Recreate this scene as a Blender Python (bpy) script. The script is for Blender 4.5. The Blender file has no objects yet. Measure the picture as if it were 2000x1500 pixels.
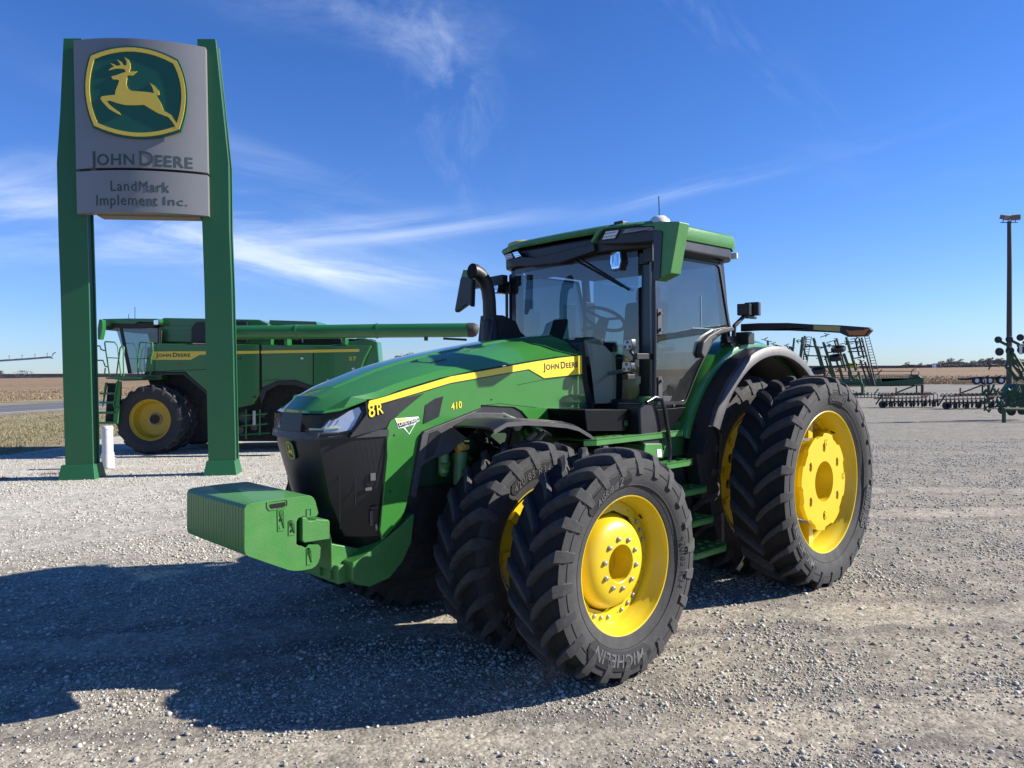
import bpy, bmesh, math, random
import numpy as np
from mathutils import Vector, Matrix
from mathutils.geometry import tessellate_polygon
sc = bpy.context.scene
random.seed(7); rng = np.random.default_rng(7)
R_ = math.radians; PI = math.pi
# ---------------- camera ----------------
cam = bpy.data.cameras.new('camera'); cob = bpy.data.objects.new('camera', cam); sc.collection.objects.link(cob)
ax = [[0.99993, -0.0002, -0.01208], [0.01208, 0.01693, 0.99978], [-0.0, -0.99986, 0.01693]]
m = Matrix(((ax[0][0], ax[1][0], ax[2][0], 0), (ax[0][1], ax[1][1], ax[2][1], 0), (ax[0][2], ax[1][2], ax[2][2], 2.0313), (0, 0, 0, 1)))
cob.matrix_world = m
cam.sensor_width = 36; cam.lens = 26.854; cam.clip_start = .05; cam.clip_end = 20000
sc.camera = cob
sc.view_settings.view_transform = 'Standard'; sc.view_settings.look = 'None'; sc.view_settings.gamma = 1
sc.view_settings.exposure = 1.05
# ---------------- sun ----------------
SAZ, SEL = R_(84.5), R_(30)
sl = bpy.data.lights.new('sun', 'SUN'); sl.energy = 4.8; sl.angle = R_(.53); sl.color = (1, .94, .85)
so = bpy.data.objects.new('sun', sl); sc.collection.objects.link(so)
sd = Vector((math.sin(SAZ)*math.cos(SEL), math.cos(SAZ)*math.cos(SEL), math.sin(SEL)))
so.rotation_euler = sd.to_track_quat('Z', 'Y').to_euler(); so.location = (20, 5, 30)
# ---------------- sky with thin clouds ----------------
w = bpy.data.worlds.new('World'); sc.world = w; w.use_nodes = True
nt = w.node_tree; N = nt.nodes; Lk = nt.links; N.clear()
def nd(nt, typ, **k):
    n = nt.nodes.new(typ)
    for a, b in k.items():
        if a.startswith('i_'): n.inputs[a[2:]].default_value = b
        elif a.startswith('n') and a[1:].isdigit(): n.inputs[int(a[1:])].default_value = b
        else: setattr(n, a, b)
    return n
def mth(nt, op, a, b=None, c=None, clamp=False):
    n = nt.nodes.new('ShaderNodeMath'); n.operation = op; n.use_clamp = clamp
    for i, v_ in enumerate((a, b, c)):
        if v_ is None: continue
        if isinstance(v_, (int, float)): n.inputs[i].default_value = v_
        else: nt.links.new(v_, n.inputs[i])
    return n.outputs[0]
out = nd(nt, 'ShaderNodeOutputWorld'); bg = nd(nt, 'ShaderNodeBackground', i_Strength=.05)
sky = nd(nt, 'ShaderNodeTexSky', sky_type='NISHITA', sun_disc=False, sun_elevation=SEL, sun_rotation=SAZ, air_density=1.0, dust_density=.0, ozone_density=3.0, altitude=500)
tc = nd(nt, 'ShaderNodeTexCoord'); sx = nd(nt, 'ShaderNodeSeparateXYZ'); Lk.new(tc.outputs['Generated'], sx.inputs[0])
X, Y, Z = sx.outputs
ya = mth(nt, 'MAXIMUM', mth(nt, 'ABSOLUTE', Y), .05)
A = mth(nt, 'DIVIDE', X, ya); B = mth(nt, 'DIVIDE', Z, ya)
cm = nd(nt, 'ShaderNodeCombineXYZ'); Lk.new(A, cm.inputs[0]); Lk.new(B, cm.inputs[1]); Lk.new(mth(nt, 'SIGN', Y), cm.inputs[2])
def wisp(a0, b0, sa, sb, rot, scale, str_, lo, hi, gain, stretch=5., dist=.6, seed=0):
    mp = nd(nt, 'ShaderNodeMapping'); mp.inputs['Location'].default_value = (-a0, -b0, 0); Lk.new(cm.outputs[0], mp.inputs[0])
    m2 = nd(nt, 'ShaderNodeMapping'); m2.inputs['Rotation'].default_value = (0, 0, -rot); Lk.new(mp.outputs[0], m2.inputs[0])
    m3 = nd(nt, 'ShaderNodeMapping'); m3.inputs['Scale'].default_value = (1/stretch, 1, 1); m3.inputs['Location'].default_value = (seed*3.7, seed*1.3, seed); Lk.new(m2.outputs[0], m3.inputs[0])
    no = nd(nt, 'ShaderNodeTexNoise', i_Scale=scale, i_Detail=9, i_Roughness=.62, i_Distortion=dist); Lk.new(m3.outputs[0], no.inputs['Vector'])
    mr = nd(nt, 'ShaderNodeMapRange', interpolation_type='SMOOTHSTEP'); mr.inputs[1].default_value = lo; mr.inputs[2].default_value = hi; Lk.new(no.outputs[0], mr.inputs[0])
    s2 = nd(nt, 'ShaderNodeSeparateXYZ'); Lk.new(m2.outputs[0], s2.inputs[0])
    g = mth(nt, 'EXPONENT', mth(nt, 'MULTIPLY', mth(nt, 'ADD', mth(nt, 'POWER', mth(nt, 'ABSOLUTE', mth(nt, 'DIVIDE', s2.outputs[0], sa)), 2.), mth(nt, 'POWER', mth(nt, 'ABSOLUTE', mth(nt, 'DIVIDE', s2.outputs[1], sb)), 2.)), -1.))
    return mth(nt, 'MULTIPLY', mth(nt, 'MULTIPLY', mr.outputs[0], g), gain)
ws = [wisp(-.205, .128, .13, .020, -.12, 18, 0, .36, .68, .55, 5, .9, 1),
      wisp(-.33, .155, .18, .030, -.20, 14, 0, .34, .66, .55, 6, .9, 12),
      wisp(-.17, .185, .18, .016, .08, 18, 0, .34, .66, .50, 8, .6, 4),
      wisp(-.43, .19, .18, .040, .02, 14, 0, .34, .68, .85, 6, .7, 2),
      wisp(-.66, .225, .14, .060, -.06, 11, 0, .38, .75, .55, 5, .8, 3),
      wisp(-.09, .40, .05, .14, .30, 12, 0, .42, .85, .32, .7, .7, 5),
      wisp(-.18, .47, .16, .04, -.2, 9, 0, .40, .80, .45, 2.5, .5, 15),
      wisp(.29, .42, .14, .035, -.75, 9, 0, .44, .85, .30, 3, 1.2, 6),
      wisp(-.30, .26, .30, .03, -.45, 8, 0, .42, .85, .35, 5, .8, 9),
      wisp(-.22, .24, .12, .012, .55, 12, 0, .42, .8, .40, 6, .6, 16),
      wisp(.23, .235, .12, .010, .22, 14, 0, .42, .75, .45, 9, .5, 8),
      wisp(.52, .30, .14, .07, 0, 7, 0, .48, .9, .16, 3, 1, 10),
      wisp(.1, .12, .8, .05, 0, 6, 0, .40, .9, .14, 8, .8, 7)]
s_ = ws[0]
for q in ws[1:]: s_ = mth(nt, 'ADD', s_, q)
trail = mth(nt, 'MULTIPLY', mth(nt, 'LESS_THAN', mth(nt, 'ABSOLUTE', mth(nt, 'ADD', mth(nt, 'ADD', mth(nt, 'MULTIPLY', A, .79), .214), B)), .0012), mth(nt, 'MULTIPLY', mth(nt, 'GREATER_THAN', A, -.68), mth(nt, 'LESS_THAN', A, -.585)))
s_ = mth(nt, 'MINIMUM', mth(nt, 'ADD', s_, mth(nt, 'MULTIPLY', trail, .0)), .85, clamp=True)
hs = nd(nt, 'ShaderNodeHueSaturation', i_Saturation=1.22, i_Value=1.0); Lk.new(sky.outputs[0], hs.inputs['Color'])
tint = nd(nt, 'ShaderNodeMix', data_type='RGBA', blend_type='MULTIPLY'); tint.inputs[0].default_value = 1; Lk.new(hs.outputs[0], tint.inputs[6]); tint.inputs[7].default_value = (1.06, 1.15, 1.64, 1)
mx = nd(nt, 'ShaderNodeMix', data_type='RGBA'); Lk.new(s_, mx.inputs[0]); hz = mth(nt, 'EXPONENT', mth(nt, 'MULTIPLY', mth(nt, 'MAXIMUM', Z, 0.), -9.)); hm = nd(nt, 'ShaderNodeMix', data_type='RGBA'); Lk.new(hz, hm.inputs[0]); hm.inputs[6].default_value = (1, 1, 1, 1); hm.inputs[7].default_value = (.66, .80, .92, 1); t2 = nd(nt, 'ShaderNodeMix', data_type='RGBA', blend_type='MULTIPLY'); t2.inputs[0].default_value = 1; Lk.new(tint.outputs[2], t2.inputs[6]); Lk.new(hm.outputs[2], t2.inputs[7]); Lk.new(t2.outputs[2], mx.inputs[6]); mx.inputs[7].default_value = (9.0, 10.2, 12.4, 1)
Lk.new(mx.outputs[2], bg.inputs[0]); Lk.new(bg.outputs[0], out.inputs[0])

# ---------------- materials ----------------
MATS = {}
def mat(name, col, rough=.5, metal=0, coat=0, var=.0, vscale=6, bump=0, bscale=60, dust=0, dcol=(.30, .26, .21), spec=.5, alpha=1):
    if name in MATS: return MATS[name]
    mm = bpy.data.materials.new(name); mm.use_nodes = True; t = mm.node_tree; b = t.nodes['Principled BSDF']
    b.inputs['Base Color'].default_value = (*col, 1); b.inputs['Roughness'].default_value = rough; b.inputs['Metallic'].default_value = metal
    b.inputs['Coat Weight'].default_value = coat; b.inputs['Coat Roughness'].default_value = .06; b.inputs['Specular IOR Level'].default_value = spec
    tcn = nd(t, 'ShaderNodeTexCoord')
    last = None
    if var > 0:
        no = nd(t, 'ShaderNodeTexNoise', i_Scale=vscale, i_Detail=8, i_Roughness=.6); t.links.new(tcn.outputs['Object'], no.inputs['Vector'])
        mr = nd(t, 'ShaderNodeMapRange'); mr.inputs[1].default_value = .25; mr.inputs[2].default_value = .75; mr.inputs[3].default_value = 1-var; mr.inputs[4].default_value = 1+var; t.links.new(no.outputs[0], mr.inputs[0])
        mu = nd(t, 'ShaderNodeMix', data_type='RGBA', blend_type='MULTIPLY'); mu.inputs[0].default_value = 1; mu.inputs[6].default_value = (*col, 1); t.links.new(mr.outputs[0], mu.inputs[7])
        last = mu.outputs[2]
        r2 = nd(t, 'ShaderNodeMapRange'); r2.inputs[3].default_value = max(.02, rough*(1-var)); r2.inputs[4].default_value = rough*(1+var*1.5); t.links.new(no.outputs[0], r2.inputs[0]); t.links.new(r2.outputs[0], b.inputs['Roughness'])
    if dust > 0:
        n2 = nd(t, 'ShaderNodeTexNoise', i_Scale=vscale*1.7, i_Detail=10, i_Roughness=.7); t.links.new(tcn.outputs['Object'], n2.inputs['Vector'])
        m2 = nd(t, 'ShaderNodeMapRange'); m2.inputs[1].default_value = .42; m2.inputs[2].default_value = .75; m2.inputs[4].default_value = dust; t.links.new(n2.outputs[0], m2.inputs[0])
        mu = nd(t, 'ShaderNodeMix', data_type='RGBA'); t.links.new(m2.outputs[0], mu.inputs[0]); mu.inputs[7].default_value = (*dcol, 1)
        if last: t.links.new(last, mu.inputs[6])
        else: mu.inputs[6].default_value = (*col, 1)
        last = mu.outputs[2]
    if last: t.links.new(last, b.inputs['Base Color'])
    if bump > 0:
        n3 = nd(t, 'ShaderNodeTexNoise', i_Scale=bscale, i_Detail=6); t.links.new(tcn.outputs['Object'], n3.inputs['Vector'])
        bp_ = nd(t, 'ShaderNodeBump', i_Strength=bump, i_Distance=.01); t.links.new(n3.outputs[0], bp_.inputs['Height']); t.links.new(bp_.outputs[0], b.inputs['Normal'])
    MATS[name] = mm; return mm
GREEN = mat('green_paint', (.036, .185, .030), .26, coat=.8, var=.05, vscale=3, dust=.03)
GREENM = mat('green_cast_paint', (.046, .195, .038), .42, coat=.15, var=.10, vscale=5, bump=.22, bscale=110, dust=.12)
GREENS = mat('sign_green', (.014, .112, .038), .45, var=.04, vscale=2)
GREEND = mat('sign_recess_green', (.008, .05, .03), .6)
SHG = mat('shield_green', (.004, .085, .052), .45, var=.04)
YEL = mat('yellow_decal', (.90, .66, .03), .35, coat=.3)
YELR = mat('yellow_rim_paint', (.63, .46, .010), .36, coat=.15, var=.05, vscale=4, dust=.05)
GOLD = mat('sign_yellow', (.62, .46, .06), .4, var=.04)
BLK = mat('black_plastic', (.010, .0105, .013), .42, var=.15, vscale=5, dust=.03)
BLKG = mat('glossy_black_trim', (.010, .011, .013), .30, coat=.15)
TRIM = mat('charcoal_moulded_plastic', (.036, .036, .040), .5, var=.1, vscale=7, bump=.1, bscale=300, dust=.12)
DARK = mat('dark_underbody', (.010, .012, .012), .7, var=.2, dust=.1)
HOLE = mat('black_void', (.002, .002, .002), .9)
RUB = mat('tyre_rubber', (.030, .0305, .031), .78, var=.3, vscale=9, bump=.3, bscale=120, dust=.22, dcol=(.10, .095, .09))
TREADM = mat('groove_shade_rubber', (.009, .009, .010), .85, var=.3, vscale=10, dust=.15, dcol=(.06, .055, .05))  # rubber darkened to paint in the shade between the lugs
RUBW = mat('worn_tread_rubber', (.038, .038, .040), .85, var=.3, vscale=14, bump=.35, bscale=160, dust=.35, dcol=(.12, .115, .105))
RUBL = mat('sidewall_lettering_grey', (.085, .085, .09), .7, var=.25, vscale=20)
RUBD = mat('sidewall_black_panel', (.004, .004, .005), .65)
STEEL = mat('galvanised_steel', (.38, .38, .37), .42, metal=.7, var=.2, vscale=30)
CHR = mat('lamp_reflector', (.85, .87, .9), .12, metal=1)
LENS_ = mat('lamp_clear_plastic', (.62, .64, .66), .25, var=.15, vscale=40)
SILV = mat('sign_silver', (.205, .205, .208), .42, metal=.25, var=.03, vscale=1.5)
SILL = mat('sign_letter_green', (.035, .058, .050), .6)
WHITE = mat('white_plastic', (.66, .66, .64), .5, var=.06, dust=.1)
CREAM = mat('cab_lining_beige', (.20, .215, .185), .6, var=.06)
SEATM = mat('seat_fabric', (.045, .05, .05), .85)
ORNG = mat('orange_reflector', (.45, .13, .02), .35)
YREF = mat('yellow_reflector', (.42, .36, .13), .4)
YCAP = mat('yellow_cap', (.55, .33, .04), .5, dust=.2)
RED = mat('red_paint', (.30, .03, .02), .45, dust=.15)
WOODP = mat('weathered_pole_wood', (.080, .070, .060), .85, var=.3, vscale=20)
WHT = mat('white_sticker', (.8, .8, .78), .4)
def mesh_mat():
    mm = bpy.data.materials.new('perforated_grille'); mm.use_nodes = True; t = mm.node_tree; b = t.nodes['Principled BSDF']
    tcn = nd(t, 'ShaderNodeTexCoord'); vo = nd(t, 'ShaderNodeTexVoronoi', i_Scale=150, i_Randomness=0); t.links.new(tcn.outputs['Object'], vo.inputs['Vector'])
    mr = nd(t, 'ShaderNodeMapRange'); mr.inputs[1].default_value = .25; mr.inputs[2].default_value = .5; t.links.new(vo.outputs[0], mr.inputs[0])
    cr = nd(t, 'ShaderNodeMix', data_type='RGBA'); cr.inputs[6].default_value = (.003, .003, .004, 1); cr.inputs[7].default_value = (.013, .014, .017, 1); t.links.new(mr.outputs[0], cr.inputs[0]); t.links.new(cr.outputs[2], b.inputs['Base Color'])
    b.inputs['Roughness'].default_value = .36; MATS['mesh'] = mm; return mm
MESH = mesh_mat()
def glass(name, tint, gl=.8, rough=.0, ior=1.5, dirt_sheen=.17):
    mm = bpy.data.materials.new(name); mm.use_nodes = True; t = mm.node_tree; t.nodes.clear()
    o = nd(t, 'ShaderNodeOutputMaterial'); tr = nd(t, 'ShaderNodeBsdfTransparent'); tr.inputs[0].default_value = (*tint, 1)
    g = nd(t, 'ShaderNodeBsdfGlossy', i_Roughness=rough); g.inputs[0].default_value = (1, 1, 1, 1)
    df = nd(t, 'ShaderNodeBsdfDiffuse'); df.inputs[0].default_value = (.35, .35, .33, 1)
    tcn = nd(t, 'ShaderNodeTexCoord'); no = nd(t, 'ShaderNodeTexNoise', i_Scale=3, i_Detail=8, i_Roughness=.7); t.links.new(tcn.outputs['Object'], no.inputs['Vector'])
    mr = nd(t, 'ShaderNodeMapRange'); mr.inputs[1].default_value = .35; mr.inputs[2].default_value = .8; mr.inputs[3].default_value = .01; mr.inputs[3].default_value = dirt_sheen*.25; mr.inputs[4].default_value = dirt_sheen; t.links.new(no.outputs[0], mr.inputs[0])
    lw = nd(t, 'ShaderNodeLayerWeight', i_Blend=.5); frv = mth(t, 'ADD', mth(t, 'MULTIPLY', mth(t, 'POWER', lw.outputs['Facing'], 4.0), gl), ((ior-1)/(ior+1))**2*1.3)
    m1 = nd(t, 'ShaderNodeMixShader'); t.links.new(frv, m1.inputs[0]); t.links.new(tr.outputs[0], m1.inputs[1]); t.links.new(g.outputs[0], m1.inputs[2])
    m2 = nd(t, 'ShaderNodeMixShader'); t.links.new(mr.outputs[0], m2.inputs[0]); t.links.new(m1.outputs[0], m2.inputs[1]); t.links.new(df.outputs[0], m2.inputs[2])
    t.links.new(m2.outputs[0], o.inputs[0]); return mm
GLASS = glass('cab_glass', (.36, .46, .50), ior=1.7, dirt_sheen=.05); GLASSD = glass('door_glass', (.36, .44, .47), ior=1.7, dirt_sheen=.09)  # door film is dust plus a pale diffuse veil imitating reflected sky
GLASSC = glass('lamp_glass', (.82, .86, .90), ior=1.22, dirt_sheen=0, gl=.3)

# ---------------- helpers ----------------
def obj(name, me, parent=None, loc=None, rot=None):
    o = bpy.data.objects.new(name, me); sc.collection.objects.link(o)
    if parent is not None: o.parent = parent
    if loc is not None: o.location = loc
    if rot is not None: o.rotation_euler = rot
    return o
class MB:
    def __init__(s): s.v = []; s.f = []; s.m = []; s.cur = 0
    def add(s, vs, fs):
        k = len(s.v); s.v += [tuple(map(float, q)) for q in vs]
        for f in fs: s.f.append([i+k for i in f]); s.m.append(s.cur)
    def box(s, c, d, rz=0, ry=0, rx=0):
        M_ = Matrix.Rotation(rz, 3, 'Z') @ Matrix.Rotation(ry, 3, 'Y') @ Matrix.Rotation(rx, 3, 'X'); c = Vector(c)
        vs = [c+M_ @ Vector((sx*d[0]/2, sy*d[1]/2, sz*d[2]/2)) for sx in (-1, 1) for sy in (-1, 1) for sz in (-1, 1)]
        s.add(vs, [(0, 1, 3, 2), (4, 6, 7, 5), (0, 4, 5, 1), (2, 3, 7, 6), (0, 2, 6, 4), (1, 5, 7, 3)])
    def prism(s, poly, a, b, fn):
        """poly 2D; fn(u,v,w)->xyz ; w from a to b"""
        n = len(poly); vs = [fn(u, v, a) for u, v in poly]+[fn(u, v, b) for u, v in poly]
        tri = tessellate_polygon([[Vector((u, v, 0)) for u, v in poly]])
        fs = [tuple(t) for t in tri]+[tuple(i+n for i in reversed(t)) for t in tri]
        fs += [(i, (i+1) % n, (i+1) % n+n, i+n) for i in range(n)]
        s.add(vs, fs)
    def holed(s, outer, holes, a, b, fn):
        loops = [outer]+holes; flat = [p for l in loops for p in l]; n = len(flat)
        tri = tessellate_polygon([[Vector((u, v, 0)) for u, v in l] for l in loops])
        vs = [fn(u, v, a) for u, v in flat]+[fn(u, v, b) for u, v in flat]
        fs = [tuple(t) for t in tri]+[tuple(i+n for i in reversed(t)) for t in tri]; k = 0
        for l in loops:
            q = len(l); fs += [(k+i, k+(i+1) % q, k+(i+1) % q+n, k+i+n) for i in range(q)]; k += q
        s.add(vs, fs)
    def tube(s, pts, r, n=10, cap=True):
        pts = [Vector(p) for p in pts]; rs = r if isinstance(r, (list, tuple)) else [r]*len(pts)
        d0 = (pts[1]-pts[0]).normalized(); up = Vector((0, 0, 1)) if abs(d0.z) < .9 else Vector((1, 0, 0)); a = d0.cross(up).normalized()
        vs = []
        for i, p in enumerate(pts):
            d = (pts[min(i+1, len(pts)-1)]-pts[max(i-1, 0)]).normalized(); a = (a-d*a.dot(d)).normalized(); b = d.cross(a)
            for k in range(n):
                t = 2*PI*k/n; vs.append(p+(a*math.cos(t)+b*math.sin(t))*rs[i])
        fs = [(i*n+k, i*n+(k+1) % n, (i+1)*n+(k+1) % n, (i+1)*n+k) for i in range(len(pts)-1) for k in range(n)]
        if cap: fs += [tuple(range(n))[::-1], tuple((len(pts)-1)*n+k for k in range(n))]
        s.add(vs, fs)
    def lathe(s, prof, n=48, a0=0, a1=2*PI, axis='y', c=(0, 0, 0)):
        full = abs(a1-a0-2*PI) < 1e-6; m_ = n if full else n+1; vs = []
        for i in range(m_):
            t = a0+(a1-a0)*i/n
            for (r, h) in prof:
                if axis == 'y': vs.append((c[0]+r*math.cos(t), c[1]+h, c[2]+r*math.sin(t)))
                elif axis == 'z': vs.append((c[0]+r*math.cos(t), c[1]+r*math.sin(t), c[2]+h))
                else: vs.append((c[0]+h, c[1]+r*math.cos(t), c[2]+r*math.sin(t)))
        p = len(prof); fs = []
        for i in range(n):
            j = (i+1) % m_
            for k in range(p-1): fs.append((i*p+k, i*p+k+1, j*p+k+1, j*p+k))
        s.add(vs, fs)
    def grid(s, rows):
        n = len(rows[0]); vs = [p for r in rows for p in r]
        s.add(vs, [(i*n+k, i*n+k+1, (i+1)*n+k+1, (i+1)*n+k) for i in range(len(rows)-1) for k in range(n-1)])
    def mesh(s, name, mats, smooth=None, recalc=False):
        me = bpy.data.meshes.new(name); me.from_pydata(s.v, [], s.f)
        if not isinstance(mats, (list, tuple)): mats = [mats]
        for q in mats: me.materials.append(q)
        if len(mats) > 1: me.polygons.foreach_set('material_index', s.m)
        if recalc:
            bm = bmesh.new(); bm.from_mesh(me); bmesh.ops.recalc_face_normals(bm, faces=bm.faces); bm.to_mesh(me); bm.free()
        if smooth:
            me.shade_smooth(); me.set_sharp_from_angle(angle=R_(smooth))
        me.update(); return me
    def build(s, name, mats, parent=None, smooth=None, bevel=0, recalc=True, loc=None, rot=None, seg=2, weld=False):
        me = s.mesh(name, mats, smooth, recalc); o = obj(name, me, parent, loc, rot)
        if bevel:
            b = o.modifiers.new('bevel', 'BEVEL'); b.width = bevel; b.segments = seg; b.limit_method = 'ANGLE'; b.angle_limit = R_(28); b.harden_normals = True
            if not smooth: me.shade_smooth(); me.set_sharp_from_angle(angle=R_(180))
        return o
def tag(o, label, cat, group=None, kind=None):
    if label: o['label'] = label
    if cat: o['category'] = cat
    if group: o['group'] = group
    if kind: o['kind'] = kind
    return o
def thing(name, label, cat, loc=(0, 0, 0), rz=0, group=None):
    o = bpy.data.objects.new(name, None); sc.collection.objects.link(o); o.location = loc; o.rotation_euler = (0, 0, rz); o.empty_display_size = .2
    return tag(o, label, cat, group)
def kids(o): return list(o.children)
def dup(o, parent=None, mirror=False):
    c = o.copy(); sc.collection.objects.link(c); c.parent = parent
    for ch in kids(o): dup(ch, c)
    return c
XZ = lambda u, v, w_: (u, w_, v)          # side-plane polygons (x,z), width along y
YZ = lambda u, v, w_: (w_, u, v)          # front-plane polygons (y,z), depth along x
XY = lambda u, v, w_: (u, v, w_)
SS = lambda u, v, w_: (u, .464-.038*u+w_, v)   # bonnet side plane
def round_poly(poly, rad=.02, n=4):
    out_ = []; L_ = len(poly)
    for i in range(L_):
        p = Vector(poly[i]); a = Vector(poly[i-1])-p; b = Vector(poly[(i+1) % L_])-p
        r = min(rad, a.length*.45, b.length*.45); s0 = p+a.normalized()*r; s1 = p+b.normalized()*r
        for k in range(n+1):
            t = k/n; q = s0*(1-t)**2+p*2*t*(1-t)+s1*t*t; out_.append((q.x, q.y))
    return out_
def circ(c, r, n=24, a0=0, rx=None): return [(c[0]+r*math.cos(a0+2*PI*i/n), c[1]+(rx or r)*math.sin(a0+2*PI*i/n)) for i in range(n)]
# text as solid meshes ---------------------------------------------------
def text_pts(s, size=1, bold=.0, shear=0, depth=0):
    cu = bpy.data.curves.new('txt', 'FONT'); cu.body = s; cu.size = size; cu.offset = bold; cu.shear = shear; cu.extrude = depth; cu.resolution_u = 3; cu.space_character = 1.1
    o = bpy.data.objects.new('txt', cu); sc.collection.objects.link(o); dg = bpy.context.evaluated_depsgraph_get(); dg.update()
    me = bpy.data.meshes.new_from_object(o.evaluated_get(dg)); vs = [tuple(q.co) for q in me.vertices]; fs = [tuple(p.vertices) for p in me.polygons]
    bpy.data.objects.remove(o); bpy.data.curves.remove(cu); bpy.data.meshes.remove(me)
    return vs, fs
def text_line(parts, bold=0, shear=0, depth=0, gap=.0, sx=1.0):
    """parts: list of (string,size); returns verts from x=0, baseline y=0, and the width"""
    V, F, x = [], [], 0
    for s_t, sz in parts:
        vs, fs = text_pts(s_t, sz, bold*sz, shear, depth)
        if not vs: x += sz*.3; continue
        x0 = min(q[0] for q in vs); x1 = max(q[0] for q in vs); k = len(V)
        V += [(x+(q[0]-x0)*sx, q[1], q[2]) for q in vs]; F += [tuple(i+k for i in f) for f in fs]; x += (x1-x0)*sx+gap*sz
    return V, F, x-gap*parts[-1][1]
def text_obj(name, parts, fn, mat_, parent, width=None, height=None, **kw):
    V, F, wd = text_line(parts, **kw)
    k = (width/wd) if width else 1; hmax = max(q[1] for q in V); kh = (height/hmax) if height else k
    mb = MB(); mb.add([fn(q[0]*k, q[1]*kh, q[2]) for q in V], F); return mb.build(name, mat_, parent, recalc=False)
# the leaping stag and its shield, in sign-photo units -------------------
DEER = [(490,400),(500,418),(530,418),(542,426),(531,455),(517,490),(512,520),(470,525),(425,533),(415,547),(430,570),(470,612),(520,640),(545,649),(535,630),(500,605),(470,580),(458,563),(480,559),(530,574),(580,583),(640,582),(700,577),(740,600),(790,628),(860,652),(885,680),(912,722),(926,708),(880,637),(830,610),(812,560),(783,513),(805,506),(800,480),(775,450),(743,432),(760,462),(769,497),(720,492),(620,489),(598,475),(586,450),(590,420),(596,388),(628,386),(661,358),(620,361),(606,366),(616,340),(615,308),(604,284),(579,269),(592,296),(592,322),(574,325),(560,302),(526,286),(545,306),(553,325),(527,328),(506,318),(484,314),(510,333),(490,345),(474,360),(520,347),(560,345),(580,350),(586,366),(560,375),(525,390)]
def shield(ins=0):
    cs = [(348, 262), (932, 266), (942, 740), (360, 736)]; md = [(640, 190), (990, 490), (650, 800), (308, 500)]; cx, cy = 648, 500; P = []
    for i in range(4):
        a, b, m_ = cs[i], cs[(i+1) % 4], md[i]; c = (2*m_[0]-(a[0]+b[0])/2, 2*m_[1]-(a[1]+b[1])/2)
        for k in range(12):
            t = k/12; P.append(((1-t)**2*a[0]+2*t*(1-t)*c[0]+t*t*b[0], (1-t)**2*a[1]+2*t*(1-t)*c[1]+t*t*b[1]))
    return [(cx+(x-cx)*(1-ins/320), cy+(y-cy)*(1-ins/290)) for x, y in P]
def emblem(fn, wd, parent, mats_, depth=.01, base=0.):
    """fn(u,v,w): u right, v up on the face, w outward; wd = full width; base layers stepped outwards"""
    k = wd/680.; T_ = lambda P: [((x-648)*k, (500-y)*k) for x, y in P]
    lay = [(shield(0), mats_[0], 'emblem_shield'), (None, mats_[1], 'emblem_border'), (DEER, mats_[1], 'emblem_stag')]
    r = None
    for i, (P, m_, nm) in enumerate(lay):
        mb = MB()
        if nm == 'emblem_border': mb.holed(T_(shield(12)), [T_(shield(36))[::-1]], base+depth*.5, base+depth*1.6, fn)
        else: mb.prism(T_(P), base+(depth*.5 if i else -depth), base+depth*(1.0 if i == 0 else 1.7), fn)
        o = mb.build(nm, m_, parent if r is None else r); r = r or o
    return r
def small_caps(words):
    L_ = []
    for i, wd in enumerate(words):
        L_.append((wd[0], 1.0)); L_.append((wd[1:], .78))
        if i < len(words)-1: L_.append(('', .55))
    return L_

#=============================================================== TRACTOR
TX, TY, TYAW = (-0.4176,6.1815,-2.38495)
TR = thing('tractor', 'large green tractor with yellow rims and dual tyres on gravel', 'tractor', (TX, TY, 0), TYAW)
WB = 3.05
# ---- wheels ----
def tyre_mb(R, W, r, N_, k):
    H = R-r; mb = MB()
    half = [(r, .385*W), (r+.012, .405*W), (r+.05*1, .42*W), (r+.30*H, .478*W), (r+.50*H, .50*W), (r+.66*H, .495*W), (r+.80*H, .475*W), (R-.072, .440*W), (R-.064, .36*W), (R-.058, .2*W), (R-.056, .0)]
    prof = half+[(a, -b) for a, b in half[-2::-1]]
    mb.lathe(prof, 96)
    # thin raised rib rings on the sidewall
    for rr in (.24, .60):
        rad = r+rr*H; yy = np.interp(rad, [a for a, b in half[2:8]], [b for a, b in half[2:8]])*1.0
        for sg in (1, -1): mb.lathe([(rad-.004, sg*(yy-.004)), (rad-.002, sg*(yy+.004)), (rad+.002, sg*(yy+.004)), (rad+.004, sg*(yy-.004))], 96)
    mb2 = MB()
    ys = [.015, .10, .20, .30, .39, .445, .480, .502]
    rb = [R-.06, R-.06, R-.062, R-.066, R-.074, R-.085, R-.12, R-.17]; rt = [R-.003, R, R-.001, R-.005, R-.013, R-.026, R-.088, R-.165]
    fo = [0, .26, .50, .70, .86, .93, .97, 1.0]; wt = [.020, .023, .024, .026, .029, .036, .038, .028]
    for sgn in (1, -1):
        for i in range(N_):
            a0 = 2*PI*(i+(.5 if sgn < 0 else 0))/N_; vs = []
            for j in range(8):
                a = a0+k*fo[j]; y = sgn*ys[j]*W; hw = wt[j]*1.08; yt = y
                for rr, ww in ((rb[j], hw+.012), (rt[j]-.005, hw), (rt[j], hw-.004), (rt[j], -hw+.004), (rt[j]-.005, -hw), (rb[j], -hw-.012)):
                    t = a+ww/R; off = sgn*(.012 if (j >= 6 and rr > rb[j]) else 0)
                    vs.append((rr*math.cos(t), yt+off, rr*math.sin(t)))
            fs = [(j*6+q, j*6+q+1, (j+1)*6+q+1, (j+1)*6+q) for j in range(7) for q in range(5)]+[(0, 1, 2, 3, 4, 5), tuple(42+q for q in range(6))[::-1]]
            mb2.add(vs, fs)
    return mb, mb2
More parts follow.
